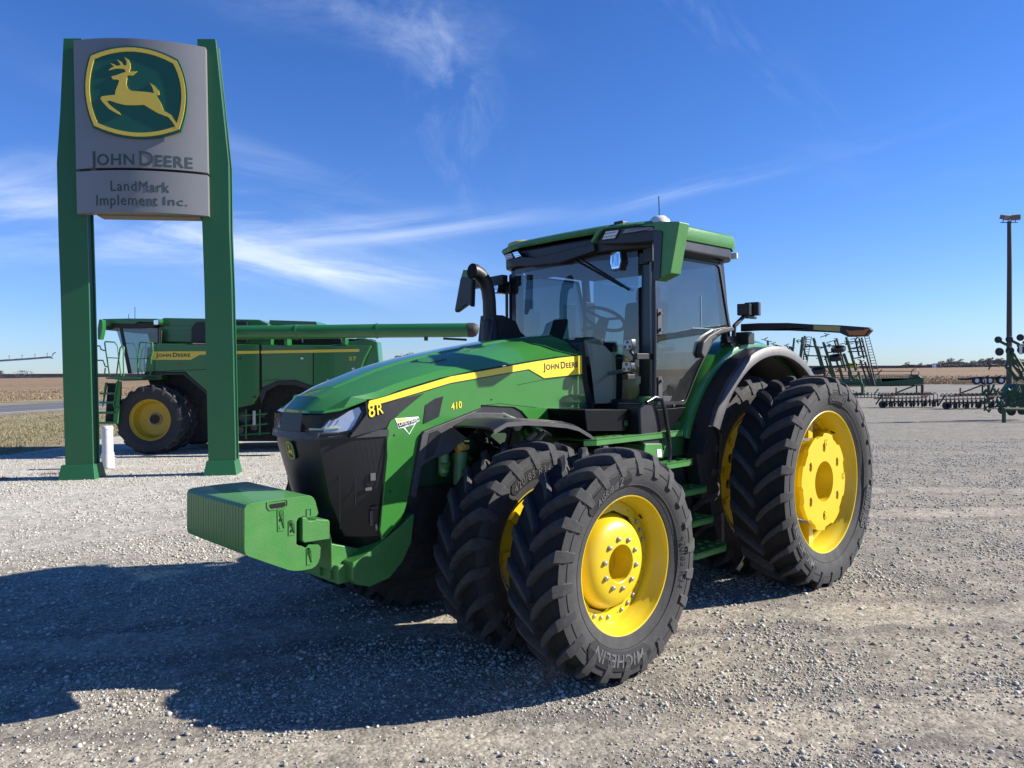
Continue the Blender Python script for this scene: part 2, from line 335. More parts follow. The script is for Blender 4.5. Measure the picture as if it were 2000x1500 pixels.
def ring_text(s_parts, rad, ang, h, fy, **kw):
    V, F, wd = text_line(s_parts, **kw); hm = max(q[1] for q in V); kk = h/hm; L_ = wd*kk; vs = []
    for x, y, z in V:   # clockwise seen from outside (+y); top outwards
        r = rad+y*kk; t = ang+(x*kk-L_/2)/(rad+h*.5); vs.append((r*math.cos(t), fy(r)+z, r*math.sin(t)))
    return vs, F
def ring_patch(mb, r0, r1, a0, a1, fy, d=.003, cut=.05):
    n = 16; vs = []; 
    for i in range(n+1):
        t = a0+(a1-a0)*i/n; c = max(0, 1-min(i, n-i)*(a1-a0)/n/ (cut*1.0)) if cut else 0; lo = r0+(r1-r0)*.35*c; hi = r1-(r1-r0)*.35*c
        vs += [(q*math.cos(t), fy(q)+d, q*math.sin(t)) for q in (lo, lo+(hi-lo)*.5, hi)]
    mb.add(vs, [(i*3+k_, i*3+k_+1, i*3+k_+4, i*3+k_+3) for i in range(n) for k_ in range(2)])
def make_tyre(R, W, r, N_, k, parent):
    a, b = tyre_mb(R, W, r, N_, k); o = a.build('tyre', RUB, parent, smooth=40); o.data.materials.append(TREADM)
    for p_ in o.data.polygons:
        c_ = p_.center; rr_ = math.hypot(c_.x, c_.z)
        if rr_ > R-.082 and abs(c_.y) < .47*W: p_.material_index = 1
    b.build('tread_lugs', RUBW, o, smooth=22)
    return o
def fy_of(R, W, r):
    H = R-r; rs = [r+.05, r+.30*H, r+.50*H, r+.66*H, r+.80*H]; y = [.42*W, .478*W, .50*W, .495*W, .475*W]
    return lambda q: float(np.interp(q, rs, y))+.0035
FR = dict(R=.765, W=.44, r=.452, N_=22, k=.27); RR = dict(R=.99, W=.54, r=.655, N_=25, k=.23)
def lettering(D, parent, items):
    fy = fy_of(D['R'], D['W'], D['r']); H = D['R']-D['r']
    for (parts, rr, ang, h, patch, kw) in items:
        vs, F = ring_text(parts, D['r']+rr*H, ang, h, fy, **kw); par = parent
        if patch:
            md = MB(); ring_patch(md, D['r']+rr*H-.022, D['r']+rr*H+h+.022, ang-patch, ang+patch, fy, .004); par = md.build('sidewall_panel', RUBD, parent, recalc=False)
        mb = MB(); mb.add([(a, b+.0065, c) for a, b, c in vs], F); mb.build('sidewall_lettering', RUBL if patch else RUBW, par, recalc=False)
def rim_profile(q, deep): # q flange radius
    return [(q-.006, -.03), (q+.004, -.012), (q+.004, -.004), (q-.002, 0), (q-.010, -.003), (q-.016, -.018), (q-.022, -.045), (q-.034, -.058), (q-.040, -.085), (q-.052, -.10), (q-.058, -deep)]
def bolt(parent, c, r=.014, l=.012, m_=None):
    mb = MB(); mb.lathe([(0, l), (r*.8, l), (r, l*.8), (r, 0), (r*1.35, 0), (r*1.35, -.004)], 10); return mb.build('wheel_bolt', m_ or STEEL, parent, smooth=50, loc=c)
def bolts(parent, cs, r=.014, l=.012):
    b0 = bolt(parent, cs[0], r, l)
    for c in cs[1:]:
        b = b0.copy(); sc.collection.objects.link(b); b.parent = parent; b.location = c
# front outer wheel; local y=0 is the tyre centre, flange plane at yf
def front_wheel(outer):
    yf = .172; mb = MB()
    mb.lathe([(a, yf+b) for a, b in rim_profile(.457, .33)], 72)
    if outer:
        ring = [(.402*math.cos(t), .402*math.sin(t)) for t in np.linspace(0, 2*PI, 48, endpoint=False)]
        inn = circ((0, 0), .338, 12, .13)
        holes = [inn[::-1]]
        for i in range(24):
            if i % 4 == 3: continue
            t = 2*PI*i/24+.05; c = (.370*math.cos(t), .370*math.sin(t)); holes.append(circ(c, .008, 4, t+.785)[::-1])
        mb.holed(ring, holes, yf-.165, yf-.152, XZ)
        mb.lathe([(.330, yf-.21), (.326, yf-.19), (.316, yf-.170), (.304, yf-.140), (.290, yf-.112), (.270, yf-.090), (.245, yf-.075), (.218, yf-.066), (.19, yf-.062), (.127, yf-.055), (.121, yf-.060), (.119, yf-.20), (0, yf-.20)], 72)
        mb.lathe([(.40, yf-.24), (.330, yf-.21)], 48)
    else:
        mb.lathe([(.40, yf-.05), (.30, yf-.06), (.25, yf-.06)], 48); mb.lathe([(.25, yf-.06), (.22, yf-.12), (.12, yf-.14), (0, yf-.14)], 48)
        for i in range(8):
            t = 2*PI*i/8; mb.box((.34*math.cos(t), yf-.045, .34*math.sin(t)), (.11, .03, .07), 0, -t)
    wo = mb.build('wheel', YELR, None, smooth=40)
    make_tyre(parent=wo, **FR)
    if outer:
        bolts(wo, [(.165*math.cos(t), yf-.055, .165*math.sin(t)) for t in [2*PI*i/10+.2 for i in range(10)]])
        bolts(wo, [(.368*math.cos(t), yf-.152, .368*math.sin(t)) for c0 in (-2.1, 0.0+PI-.45, 2.5+PI/2+.9) for t in (c0-.2, c0, c0+.2)], .014, .012)
        v_ = MB(); v_.tube([(-.30, yf-.13, .27), (-.285, yf-.10, .255)], .007, 8); v_.build('valve_stem', BLK, wo)
        lettering(FR, wo, [([('AGRIBIB', 1.), ('2', 1.5)], .30, R_(66), .062, .40, dict(shear=.15, bold=.012, gap=.12)), ([('MICHELIN', 1.)], .34, R_(-74), .078, .56, dict(bold=.015, gap=.1)), ([('420/85 R34', 1.)], .34, R_(186), .05, 0, dict(gap=.1))])
    else:
        lettering(FR, wo, [([('420/85 R34', 1.)], .32, R_(74), .052, .38, dict(gap=.1)), ([('MICHELIN', 1.)], .34, R_(-60), .07, .5, dict(bold=.015))])
    return wo
def mirror_text_angle(): pass
def rear_wheel(outer):
    yf = .215; mb = MB(); mb.lathe([(a, yf+b) for a, b in rim_profile(.66, .36)], 90)
    if outer:
        mb.lathe([(.602, yf-.20), (.590, yf-.215), (.590, yf-.25), (.602, yf-.265)], 72)
        o_ = []
        for i in range(96):
            t = 2*PI*i/96; ph = (i % 12)/12; rr = .452 if ph < .58 else .425; o_.append((rr*math.cos(t), rr*math.sin(t)))
        holes = [circ((0, 0), .190, 40)[::-1]]; pcs = []
        for i in range(6):
            t = R_(30)+i*PI/3; c = (.318*math.cos(t), .318*math.sin(t)); pcs.append(c)
            P = [(c[0]+.030*math.cos(a), c[1]+.044*math.sin(a)) for a in np.linspace(0, 2*PI, 16, endpoint=False)]; holes.append(P[::-1])
        mb.holed(o_, holes, yf-.075, yf-.035, XZ)
        mb.lathe([(.42, yf-.075), (.20, yf-.082), (.190, yf-.035)], 60)
        mb.lathe([(.190, yf-.036), (.180, yf-.25), (0, yf-.25)], 48)
        mb.lathe([(.40, yf-.075), (.37, yf-.24), (.20, yf-.26)], 60)
        for i in range(8):
            t = 2*PI*i/8+R_(0); mb.box((.50*math.cos(t), yf-.23, .50*math.sin(t)), (.20, .13, .085), 0, -t)
        wo = mb.build('wheel', YELR, None, smooth=40, bevel=0)
        bolts(wo, [(c[0], yf-.078, c[1]) for c in pcs], .018, .03)
    else:
        outr = circ((0, 0), .60, 60); holes = [circ((0, 0), .2, 40)[::-1]]+[circ((.47*math.cos(t), .47*math.sin(t)), .05, 14)[::-1] for t in [2*PI*i/12 for i in range(12)]]
        mb.holed(outr, holes, yf-.06, yf-.03, XZ); mb.lathe([(.2, yf-.045), (.17, yf+.05), (.0, yf+.05)], 40); mb.lathe([(.60, yf-.16), (.2, yf-.16)], 40)
        for i in range(12):
            t = 2*PI*(i+.5)/12; mb.box((.56*math.cos(t), yf-.02, .56*math.sin(t)), (.07, .03, .05), 0, -t)
        wo = mb.build('wheel', YELR, None, smooth=40)
    make_tyre(parent=wo, **RR)
    if outer:
        v_ = MB(); v_.tube([(-.36, yf-.13, .44), (-.35, yf-.09, .425)], .009, 8); v_.build('valve_stem', BLK, wo)
        lettering(RR, wo, [([('AGRIBIB', 1.), ('2', 1.5)], .30, R_(97), .060, .23, dict(shear=.15, bold=.012, gap=.12)), ([('MICHELIN', 1.)], .34, R_(-40), .08, .4, dict(bold=.015, gap=.1)), ([('480/80 R50', 1.)], .32, R_(203), .062, .26, dict(bold=.02, gap=.1))])
        mb = MB()
        for t, s_t in ((R_(92), 'N'), (R_(182), 'H'), (R_(272), 'X')):
            mb = MB(); V, F, wd = text_line([(s_t, .07)], bold=.06, depth=.004); mb.add([(.385*math.cos(t)-a, yf-.034+c, .34*math.sin(t)+b) for a, b, c in V], F); mb.build('cast_mark', YELR, wo, recalc=False)
    return wo
def place(wo, x, y, z, right=False, rot=0):
    wo.parent = TR; wo.location = (x, y, z)
    if right: wo.scale = (1, -1, 1)
ZF, ZR = .757, .966
fo_ = front_wheel(True); place(fo_, 0, 1.513, ZF)
fi_ = front_wheel(False); place(fi_, 0, .775, ZF); fi_.rotation_euler = (0, .05, 0)
ro_ = rear_wheel(True); place(ro_, -WB, 1.425, ZR)
ri_ = rear_wheel(False); place(ri_, -WB, .70, ZR); ri_.rotation_euler = (0, .09, 0)
for src, x, y, z in ((fo_, 0, -1.513, ZF), (fi_, 0, -.775, ZF), (ro_, -WB, -1.425, ZR), (ri_, -WB, -.70, ZR)):
    c = dup(src, TR); place(c, x, y, z, True)
    for ch in kids(c):
        if ch.name.startswith(('sidewall', 'cast_mark')):
            for g_ in kids(ch): bpy.data.objects.remove(g_)
            bpy.data.objects.remove(ch)

# ---- bonnet ----
STT = [(1.139,1.843),(1.005,1.87),(0.856,1.907),(0.702,1.942),(0.459,1.997)]+[(-0.35,2.101),(-0.648,2.134),(-0.91,2.155)]
STB = [(1.148,1.803),(0.857,1.864),(0.46,1.952)]+[(-0.306,2.046),(-0.472,1.972),(-0.913,2)]
sx_ = [p[0] for p in STT][::-1]; sz_ = [p[1] for p in STT][::-1]
zA = lambda x: float(np.interp(x, sx_, sz_))+.012
zD = lambda x: float(np.interp(x, [-.95, -.36, .25, .64, .9, 1.25, 1.38, 1.48], [2.350, 2.300, 2.205, 2.132, 2.062, 1.943, 1.880, 1.800]))
yS = lambda x: .464-.038*x
rows = []
def hrow(pts): rows.append([(x, -y, z) for x, y, z in pts[::-1]]+[(pts[0][0], 0, pts[0][2])]+[(x, y, z) for x, y, z in pts])
hrow([(1.475, .08, 1.768), (1.472, .12, 1.768), (1.468, .15, 1.768), (1.46, .20, 1.768), (1.425, .32, 1.770), (1.33, .385, 1.785), (1.165, .420, 1.842)])
hrow([(1.478, .08, 1.788), (1.472, .12, 1.787), (1.466, .15, 1.787), (1.455, .19, 1.786), (1.405, .31, 1.787), (1.30, .375, 1.806), (1.15, .419, 1.848)])
for x in (1.38, 1.25, 1.1, .9, .75, .55, .3, .05, -.3, -.6, -.94):
    xs = min(x, 1.10+.02*x); z = zD(x); za = zA(min(x, 1.14)); f = max(0, (x-1.0)/.4)
    g_ = min(1, max(0, (1.42-x)/.3)); hrow([(x, .07, z-.002), (x-.01*f, .135, z-.006), (x-.015*f, .155, z-.006-.016*g_), (x-.02*f, .21, z-.034+.004*f), (x-.06*f, .32-.01*f, z-.082+.03*f), (x-.13*f, .392, max(za+.048, z-.15)-.03*f), (x-.24*f if x > 1 else x, yS(x)-.004, za)])
mb = MB(); mb.grid(rows); hood = mb.build('bonnet', GREEN, TR, smooth=13, recalc=True)
# side panels (left traced, right mirrored)
SIDE = [(1.156,1.797)]+[(a, b) for a, b in STT]+[(-0.913,1.993),(-0.972,1.757),(-0.877,1.7),(-0.845,1.581),(-0.837,1.487),(-0.369,1.517)]+[(-0.308,1.64),(-0.227,1.717),(-0.156,1.75),(0.179,1.778),(0.179,1.76),(0.713,1.615),(0.732,1.594),(0.83,1.177)]+[(0.857,1.099),(0.896,1.012),(1.05,0.894),(1.068,0.973),(1.004,1.46),(1.008,1.651),(1,1.661),(0.979,1.702),(0.905,1.748),(0.703,1.879)]
P8 = [(1.158,1.791),(0.857,1.855),(0.703,1.88),(0.911,1.739),(1.001,1.658),(1.286,1.607),(1.255,1.65),(1.191,1.763)]
TRM = [(0.179,1.76),(0.268,1.727),(-0.026,1.71),(-0.085,1.693),(-0.16,1.645),(-0.025,1.632),(0.195,1.629),(0.491,1.448),(0.646,1.414),(0.742,1.369),(0.79,1.155),(0.83,1.177),(0.732,1.594),(0.713,1.615)]
REC = [(0.179,1.778),(-0.156,1.75),(-0.227,1.717),(-0.308,1.639),(-0.16,1.644),(-0.085,1.691),(-0.026,1.709),(0.268,1.726),(0.179,1.759)]
V1 = [(0.601,1.842),(0.527,1.857),(0.569,1.711),(0.708,1.664),(0.687,1.797)]
V2 = [(0.675,1.601),(0.6,1.617),(0.564,1.597),(0.638,1.442),(0.721,1.417)]
for sg in (1, -1):
    FS = (lambda s: (lambda u, v, w_: (u, s*(.464-.038*u+w_), v)))(sg)
    mb = MB(); mb.prism(SIDE, -.02, 0, FS); mb.build('side_panel', GREEN, TR, bevel=.006)
    mb = MB(); mb.prism(P8, -.03, -.002, FS); mb.build('corner_panel', BLKG if sg < 0 else BLK, TR, bevel=.004)
    mb = MB(); mb.prism(TRM, -.06, .028, FS); mb.build('wheel_arch_trim', TRIM, TR, bevel=.012)
    mb = MB(); mb.prism(REC, -.06, -.012, FS); mb.build('arch_recess', BLK, TR)
    mb = MB(); mb.prism(V1, -.01, .004, FS); mb.build('side_vent', MESH, TR, bevel=.002)
    mb = MB(); mb.prism(V2, .0, .031, FS); mb.build('arch_vent', MESH, TR, bevel=.002)
    bo = [(a, b+.006) for a, b in STT]+[(STT[-1][0]-.004, STT[-1][1]), (STB[-1][0]-.004, STB[-1][1])]+[(a, b-.008) for a, b in STB[::-1]]
    mb = MB(); mb.prism(bo, -.002, .0025, FS); pin = mb.build('stripe_pinstripe', BLK, TR)
    mb = MB(); mb.prism(STT+STB[::-1], -.002, .005, FS); mb.build('yellow_stripe', YEL, TR)
def side_text(name, parts, x0, z0, x1, z1, h, m_, **kw):
    """baseline from (x0,z0) left end to (x1,z1) right end as seen from the left side"""
    d = Vector((x1-x0, z1-z0)); L_ = d.length; d.normalize(); nn = Vector((d.y, -d.x))
    if nn.y < 0: nn = -nn
    off = kw.pop('off', .006)
    def fn(a, b, c): p = Vector((x0, z0))+d*a+nn*b; return SS(p.x, p.y, c+off)
    return text_obj(name, parts, fn, m_, TR, width=L_, height=h, **kw)
q = [(-0.462,2.035),(-0.864,2.06)]
side_text('brand_lettering', small_caps(['JOHN', 'DEERE']), q[0][0], q[0][1], q[1][0], q[1][1], 0.056, BLK, bold=.03, gap=.09)
q = [(1.136,1.726),(1.028,1.755)]
side_text('outline_digits', [('8', 1.0), ('R', .80)], q[0][0], q[0][1], q[1][0], q[1][1], .098, BLK, bold=.03, shear=.15, gap=.08, off=.0005, depth=.001)
side_text('model_badge', [('8', 1.0), ('R', .80)], q[0][0]+.0, q[0][1]+.006, q[1][0], q[1][1]+.003, .092, YEL, bold=.004, shear=.15, gap=.09, off=.004)
q = [(1.136,1.726),(1.028,1.755),(0.461,1.843),(0.46,1.883)]
q = [(0.456,1.754),(0.359,1.768)]
side_text('model_number', [('410', 1.)], q[0][0], q[0][1], q[1][0], q[1][1], .050, YEL, bold=.012, shear=.1, off=.003)
# dealer decal
DT = [(0.938,1.716),(0.745,1.72),(0.737,1.69),(0.765,1.679),(0.823,1.599),(0.872,1.649),(0.913,1.646),(0.92,1.681)]
mb = MB(); mb.prism(DT, 0, .003, SS); dec = mb.build('dealer_decal', WHT, TR)
for P, m_, h_ in (([(0.925,1.713),(0.822,1.709),(0.86,1.697),(0.908,1.692)], YEL, .005), ([(0.915,1.682),(0.746,1.71),(0.743,1.694),(0.765,1.684),(0.784,1.673),(0.868,1.659),(0.907,1.651)], BLK, .0055), ([(0.857,1.653),(0.78,1.667),(0.823,1.608)], GREEN, .005)):
    mb = MB(); mb.prism(P, 0, h_, SS); mb.build('decal_field', m_, dec)
q = [(0.905,1.662),(0.749,1.69)]
t_ = side_text('decal_lettering', small_caps(['LAND', 'MARK']), q[0][0], q[0][1], q[1][0], q[1][1], .030, WHT, bold=.0, off=.0075); t_.parent = dec
q = [(0.86,1.653),(0.776,1.669)]
t_ = side_text('decal_lettering', [('IMPLEMENT', 1)], q[0][0], q[0][1], q[1][0], q[1][1], .012, WHT, bold=.0, off=.0078); t_.parent = dec
# bonnet top vents
for (u0, u1, v0, v1) in ((.62, .36, .15, .28), (.62, .36, -.28, -.15), (.28, .02, .06, .17), (.28, .02, -.17, -.06)):
    mb = MB(); zz = lambda x, y: zD(x)-.012-abs(y)*.12+.008 if abs(y) < .19 else zD(x)-.028-(abs(y)-.19)*.415+.004
    P = [(u0, v0+.04*(1 if v0 > 0 else 0)), (u0-.1, v0), (u1, v0), (u1+.0, v1), (u0-.12, v1)]
    mb.add([(x, y, zz(x, y)) for x, y in P]+[(x, y, zz(x, y)-.02) for x, y in P], [(0, 1, 2, 3, 4), (9, 8, 7, 6, 5)]+[(i, (i+1) % 5, (i+1) % 5+5, i+5) for i in range(5)]); mb.build('top_vent', MESH, TR)
# panel seams, screws and small stickers on the flanks
def seam(P, y=.0012):
    d = [Vector(p) for p in P]; mb = MB(); w_ = .0035
    for a, b in zip(d, d[1:]):
        n_ = Vector((-(b-a).y, (b-a).x)).normalized()*w_*.5; mb.prism([tuple(a+n_), tuple(b+n_), tuple(b-n_), tuple(a-n_)], -.004, y, SS)
    return mb.build('panel_seam', HOLE, TR, recalc=True)
seam([(0.904,1.743),(0.975,1.703),(1,1.657)]+[(0.997,1.605),(1.039,1.296),(1.064,0.986)])
seam([(-0.389,1.737),(-0.004,1.784),(0.177,1.776)])
seam([(-0.913,1.988),(-0.46,1.957),(-0.185,1.922)])
for p in [(0.944,1.602),(0.983,1.22),(0.818,1.665),(0.077,1.818),(-0.689,1.687),(-0.804,2.131)]:
    mb = MB(); mb.lathe([(0, .004), (.006, .004), (.008, 0)], 10, c=(p[0], .464-.038*p[0], p[1])); mb.build('panel_screw', BLK, TR)
# ---- grille and headlights ----
def grow(z, xc, xk, yk, xs, ys_): return [(xs, -ys_, z), ((xs+xk)/2+.02, -(ys_+yk)/2-.012, z), (xk, -yk, z), (xc, -yk*.5, z), (xc+.012, 0, z), (xc, yk*.5, z), (xk, yk, z), ((xs+xk)/2+.02, (ys_+yk)/2+.012, z), (xs, ys_, z)]
mb = MB(); mb.grid([grow(1.66, 1.475, 1.435, .305, 1.00, .420), grow(1.55, 1.485, 1.44, .30, 1.00, .415), grow(1.2, 1.40, 1.355, .265, 1.02, .40), grow(.92, 1.25, 1.22, .22, 1.03, .385), grow(.73, 1.10, 1.075, .17, 1.0, .30)])
mb.build('grille', MESH, TR, smooth=20)
mb = MB(); mb.grid([[(x-.025, y*.985, z) for x, y, z in r_] for r_ in (grow(1.775, 1.47, 1.42, .31, 1.12, .415), grow(1.64, 1.475, 1.435, .305, 1.00, .420))]); mb.build('headlight_backing', HOLE, TR)
# chin bar under the lamps
mb = MB(); a_ = grow(1.645, 1.50, 1.462, .318, .99, .432); b_ = grow(1.600, 1.508, 1.468, .318, .99, .430); c_ = [(x-.03, y*.96, z) for x, y, z in b_]
mb.grid([[(x-.05, y*.9, z) for x, y, z in a_], a_, b_, c_]); mb.build('lamp_surround', TRIM, TR, smooth=35)
mb = MB(); mb.grid([[(1.478, y, 1.768) for y in (-.14, 0, .14)], [(1.497, y, 1.64) for y in (-.15, 0, .15)]]); mb.build('nose_plate', mat('deep_black', (.004, .004, .005), .32, spec=.2), TR)
for sg in (1, -1):
    # lens follows the corner in plan: points from inner end to outer end
    plan = [(1.487, .150), (1.478, .22), (1.455, .30), (1.425, .335), (1.35, .374), (1.25, .405), (1.16, .424)]
    top = [1.758, 1.758, 1.760, 1.763, 1.778, 1.800, 1.832]; bot = [1.640, 1.632, 1.628, 1.628, 1.632, 1.650, 1.760]
    mb = MB(); mb.grid([[(x, sg*y, z) for (x, y), z in zip(plan, top)], [(x+.006, sg*(y+.004), z) for (x, y), z in zip(plan, bot)]]); hl = mb.build('headlight', GLASSC, TR, smooth=60)
    mb = MB(); mb.grid([[(x-.07, sg*(y-.035), z-.004) for (x, y), z in zip(plan, top)], [(x-.06, sg*(y-.03), z) for (x, y), z in zip(plan, bot)]]); mb.build('lamp_housing', mat('lamp_housing_blue_black', (.010, .020, .055), .15), hl, smooth=60)
    # chrome sweep and light bars
    mb = MB(); mb.grid([[(1.20, sg*.395, 1.805), (1.26, sg*.372, 1.78), (1.33, sg*.345, 1.735), (1.40, sg*.31, 1.70)], [(1.185, sg*.400, 1.775), (1.24, sg*.385, 1.70), (1.33, sg*.352, 1.665), (1.41, sg*.315, 1.672)], [(1.20, sg*.398, 1.73), (1.26, sg*.386, 1.655), (1.36, sg*.350, 1.640), (1.42, sg*.31, 1.645)]]); mb.build('reflector', mat('satin_reflector', (.62, .65, .70), .38, metal=.5), hl, smooth=60)
    mb = MB(); mb.tube([(1.455, sg*.20, 1.662), (1.43, sg*.285, 1.662), (1.395, sg*.32, 1.665), (1.33, sg*.357, 1.672)], .010, 6); mb.build('light_bar', mat('daytime_light_bar', (.75, .80, .45), .2), hl, smooth=60)
    for i in range(3):
        mb = MB(); t0 = 1.41-.03*i; mb.tube([(t0+.01, sg*(.30+.008*i), 1.668), (t0-.005, sg*(.322+.008*i), 1.69), (t0-.03, sg*(.336+.008*i), 1.725)], [.009, .007, .004], 6); mb.build('lamp_fin', mat('satin_reflector', (.62, .65, .70), .38, metal=.5), hl, smooth=60)
    mb = MB(); mb.tube([(x+.004, sg*(y+.003), z) for (x, y), z in zip(plan, bot)]+[(1.165, sg*.427, 1.838)], .009, 6); mb.build('lamp_gasket', BLKG, hl, smooth=60)
# grille emblem
rotn = Matrix.Rotation(R_(13), 3, 'Y')
def EF(u, v, w_): p = rotn @ Vector((w_, 0, v)); return (1.496+p.x, .012-(-u), 1.515+p.z)
emblem(lambda u, v, w_: EF(u*.82, v*1.25, w_), .115, TR, (SHG, YEL), .004)
# latch ring
mb = MB(); mb.tube([(1.075+.022*math.cos(t)*.3, .392+.016*math.cos(t), .985+.026*math.sin(t)) for t in np.linspace(0, 2*PI, 17)], .004, 6); mb.build('latch_ring', STEEL, TR, smooth=60)
# things seen through the grille
mb = MB(); mb.box((1.10, .395, 1.33), (.04, .01, .05)); mb.box((1.13, .385, 1.25), (.05, .01, .02)); mb.build('radiator_tag', mat('dim_metal', (.07, .07, .075), .5), TR)

for (x_, y_, z_, dx_, dz_) in ((1.12, .372, 1.42, .012, .30), (1.20, .350, 1.35, .008, .42), (1.08, .392, 1.12, .05, .012), (1.10, .384, 1.05, .02, .10), (1.30, .318, 1.25, .006, .5)):
    mb = MB(); mb.box((x_+.012, y_+.006, z_), (dx_, .004, dz_), -.55); mb.build('core_part', mat('dim_core_metal', (.028, .028, .031), .45), TR)
# ---- front support casting, weight bar and weights ----
FRM = [(1.272,0.776),(1.177,0.811),(1.055,0.87),(0.866,0.975),(0.781,1.032),(0.76,1.033),(0.79,0.834),(0.87,0.71),(0.979,0.619),(1.133,0.59),(1.242,0.628),(1.274,0.661)]
mb = MB(); mb.prism(FRM, -.40, .40, XZ); mb.build('front_support', GREENM, TR, bevel=.02)
PADP = [(1.341,0.757),(1.234,0.758),(1.234,0.644),(1.341,0.632)]
xa = max(p[0] for p in PADP); za1 = PADP[0][1]; zb1 = PADP[3][1]
mb = MB(); mb.prism([(xa, za1), (1.05, PADP[1][1]), (1.05, PADP[2][1]), (xa, zb1)], -.33, .33, XZ); mb.build('weight_support_block', GREENM, TR, bevel=.012)
mb = MB()
for y in (.12, .26, -.12, -.26):
    for z in (za1-.06, zb1+.04): mb.lathe([(0, .02), (.014, .02), (.016, 0)], 8, axis='x', c=(xa, y, z))
mb.build('support_bolts', GREENM, TR)
mb = MB(); mb.prism([(xa+.02, .98), (xa+.02, .72), (1.1, .66), (1.1, .82), (1.35, .90)], -.2, .28, XZ); mb.build('support_web', GREENM, TR, bevel=.03)
BAR = [(1.662,1.143),(1.634,1.139),(1.615,1.115),(1.576,1.112),(1.569,1.118),(1.483,1.104),(1.473,1.091),(1.475,0.98),(1.65,0.985),(1.664,0.998)]
mb = MB(); mb.prism(BAR, -.47, .47, XZ); mb.build('weight_bar', GREENM, TR, bevel=.006)
WTP = [(2.018,0.972),(2.025,0.999),(2.02,1.242),(2.006,1.263),(1.97,1.269),(1.888,1.272),(1.776,1.273),(1.6,1.27),(1.574,1.255),(1.559,1.229),(1.54,1.154),(1.546,1.139),(1.565,1.131),(1.647,1.146),(1.677,1.139),(1.69,1.117),(1.693,0.977),(1.665,0.966),(1.632,0.945),(1.612,0.964),(1.542,0.952),(1.527,0.931),(1.532,0.873),(1.544,0.841),(1.563,0.82),(1.59,0.809),(1.653,0.809),(1.712,0.817),(1.748,0.829),(1.888,0.9),(2.002,0.959)]
nW = 22; t_w = .90/nW
mb = MB(); mb.prism(WTP, -t_w/2+.0022, t_w/2-.0022, XZ); w0 = mb.build('suitcase_weight', GREENM, TR, bevel=.009, loc=(0, .45-t_w/2, 0))
for i in range(1, nW):
    c = w0.copy(); sc.collection.objects.link(c); c.parent = TR; c.location = (0, .45-t_w*(i+.5), 0)
for P, m_ in (([(1.882,1.265),(1.754,1.266),(1.746,1.253),(1.748,1.225),(1.762,1.213),(1.819,1.215),(1.823,1.209),(1.868,1.211),(1.883,1.231)], GREENM), ([(1.816,1.216),(1.773,1.216),(1.771,1.078),(1.815,1.077)], GREENM), ([(1.744,1.133),(1.702,1.132),(1.703,1.041),(1.746,1.04)], GREENM), ([(1.623,1.189),(1.593,1.187),(1.595,1.136),(1.624,1.135)], GREENM), ([(1.627,0.944),(1.59,0.942),(1.592,0.839),(1.627,0.839)], GREENM)):
    cx = sum(p[0] for p in P)/len(P); cz = sum(p[1] for p in P)/len(P); inn = [(cx+(a-cx)*.86-.004, cz+(b-cz)*.86+.002) for a, b in P]
    mb = MB(); mb.holed(P, [inn[::-1]], .449, .4525, XZ); mb.build('weight_rib', m_, TR, bevel=.001)
for (u, v_), r_ in zip([(1.796,1.147),(1.727,1.111),(1.728,1.068),(1.797,1.103)], (.0085, .0085, .0085, .010)):
    mb = MB(); mb.lathe([(0, .4535), (r_, .4535), (r_, .448)], 16, c=(u, 0, v_)); mb.build('weight_hole', HOLE if r_ < .01 else GREENM, TR)
P = [(1.874,1.248),(1.765,1.25),(1.761,1.229),(1.777,1.22),(1.823,1.223),(1.861,1.221),(1.876,1.231)]
mb = MB(); mb.prism(P, .449, .4515, XZ); mb.build('weight_handle_slot', HOLE, TR)
# ---- underbody ----
mb = MB(); mb.box((-.15, 0, .95), (2.2, .60, .75)); mb.box((-1.9, 0, .95), (1.9, .9, .8)); mb.build('chassis', DARK, TR, bevel=.03)
mb = MB(); mb.box((-.15, 0, 1.5), (1.9, .72, .6)); mb.build('engine_block', mat('engine_dark_green', (.008, .035, .012), .5, var=.2), TR, bevel=.02)
for s in (0,):
    mb = MB(); mb.tube([(0, -1.62, ZF), (0, 1.30, ZF)], .085, 16); mb.box((0, .45, ZF), (.36, .5, .34)); mb.box((0, -.45, ZF), (.36, .5, .34)); mb.build('front_axle', GREENM, TR, bevel=.02, smooth=40)
    mb = MB(); mb.tube([(-WB, -1.7, ZR), (-WB, 1.3, ZR)], .065, 16); mb.tube([(-WB, -.5, ZR), (-WB, .5, ZR)], .22, 20); mb.build('rear_axle', GREENM, TR, smooth=40)
# clutter above the front axle
mb = MB()
for i in range(16):
    x = random.uniform(-.5, .75); y = random.uniform(.30, .42); z = random.uniform(1.2, 1.55); r = random.uniform(.015, .05)
    mb = MB(); mb.tube([(x, y, z), (x+random.uniform(-.15, .15), y+random.uniform(-.05, .06), z+random.uniform(-.2, .2))], r, 10); mb.build('hydraulic_fitting', GREENM, TR, smooth=40)
mb = MB()
for i in range(7):
    x = random.uniform(-.5, .15); y = .38; pts = [(x+random.uniform(-.1, .1)+.12*k, y+random.uniform(-.03, .05), 1.25+.09*k+random.uniform(-.03, .03)) for k in range(5)]; mb = MB(); mb.tube(pts, .011, 6); mb.build('hydraulic_hose', BLK, TR, smooth=60)
mb = MB(); mb.tube([(.42, .45, 1.47), (.36, .46, 1.49)], .04, 12); mb.box((.36, .46, 1.475), (.1, .05, .04), .3); mb.build('filler_cap', YCAP, TR, bevel=.008)
mb = MB(); mb.tube([(.34, .40, 1.20), (.34, .40, 1.44)], .055, 14); mb.tube([(.50, .40, 1.30), (.50, .40, 1.50)], .04, 12); mb.build('oil_filter', mat('pale_green_paint', (.12, .28, .12), .4), TR, smooth=40)
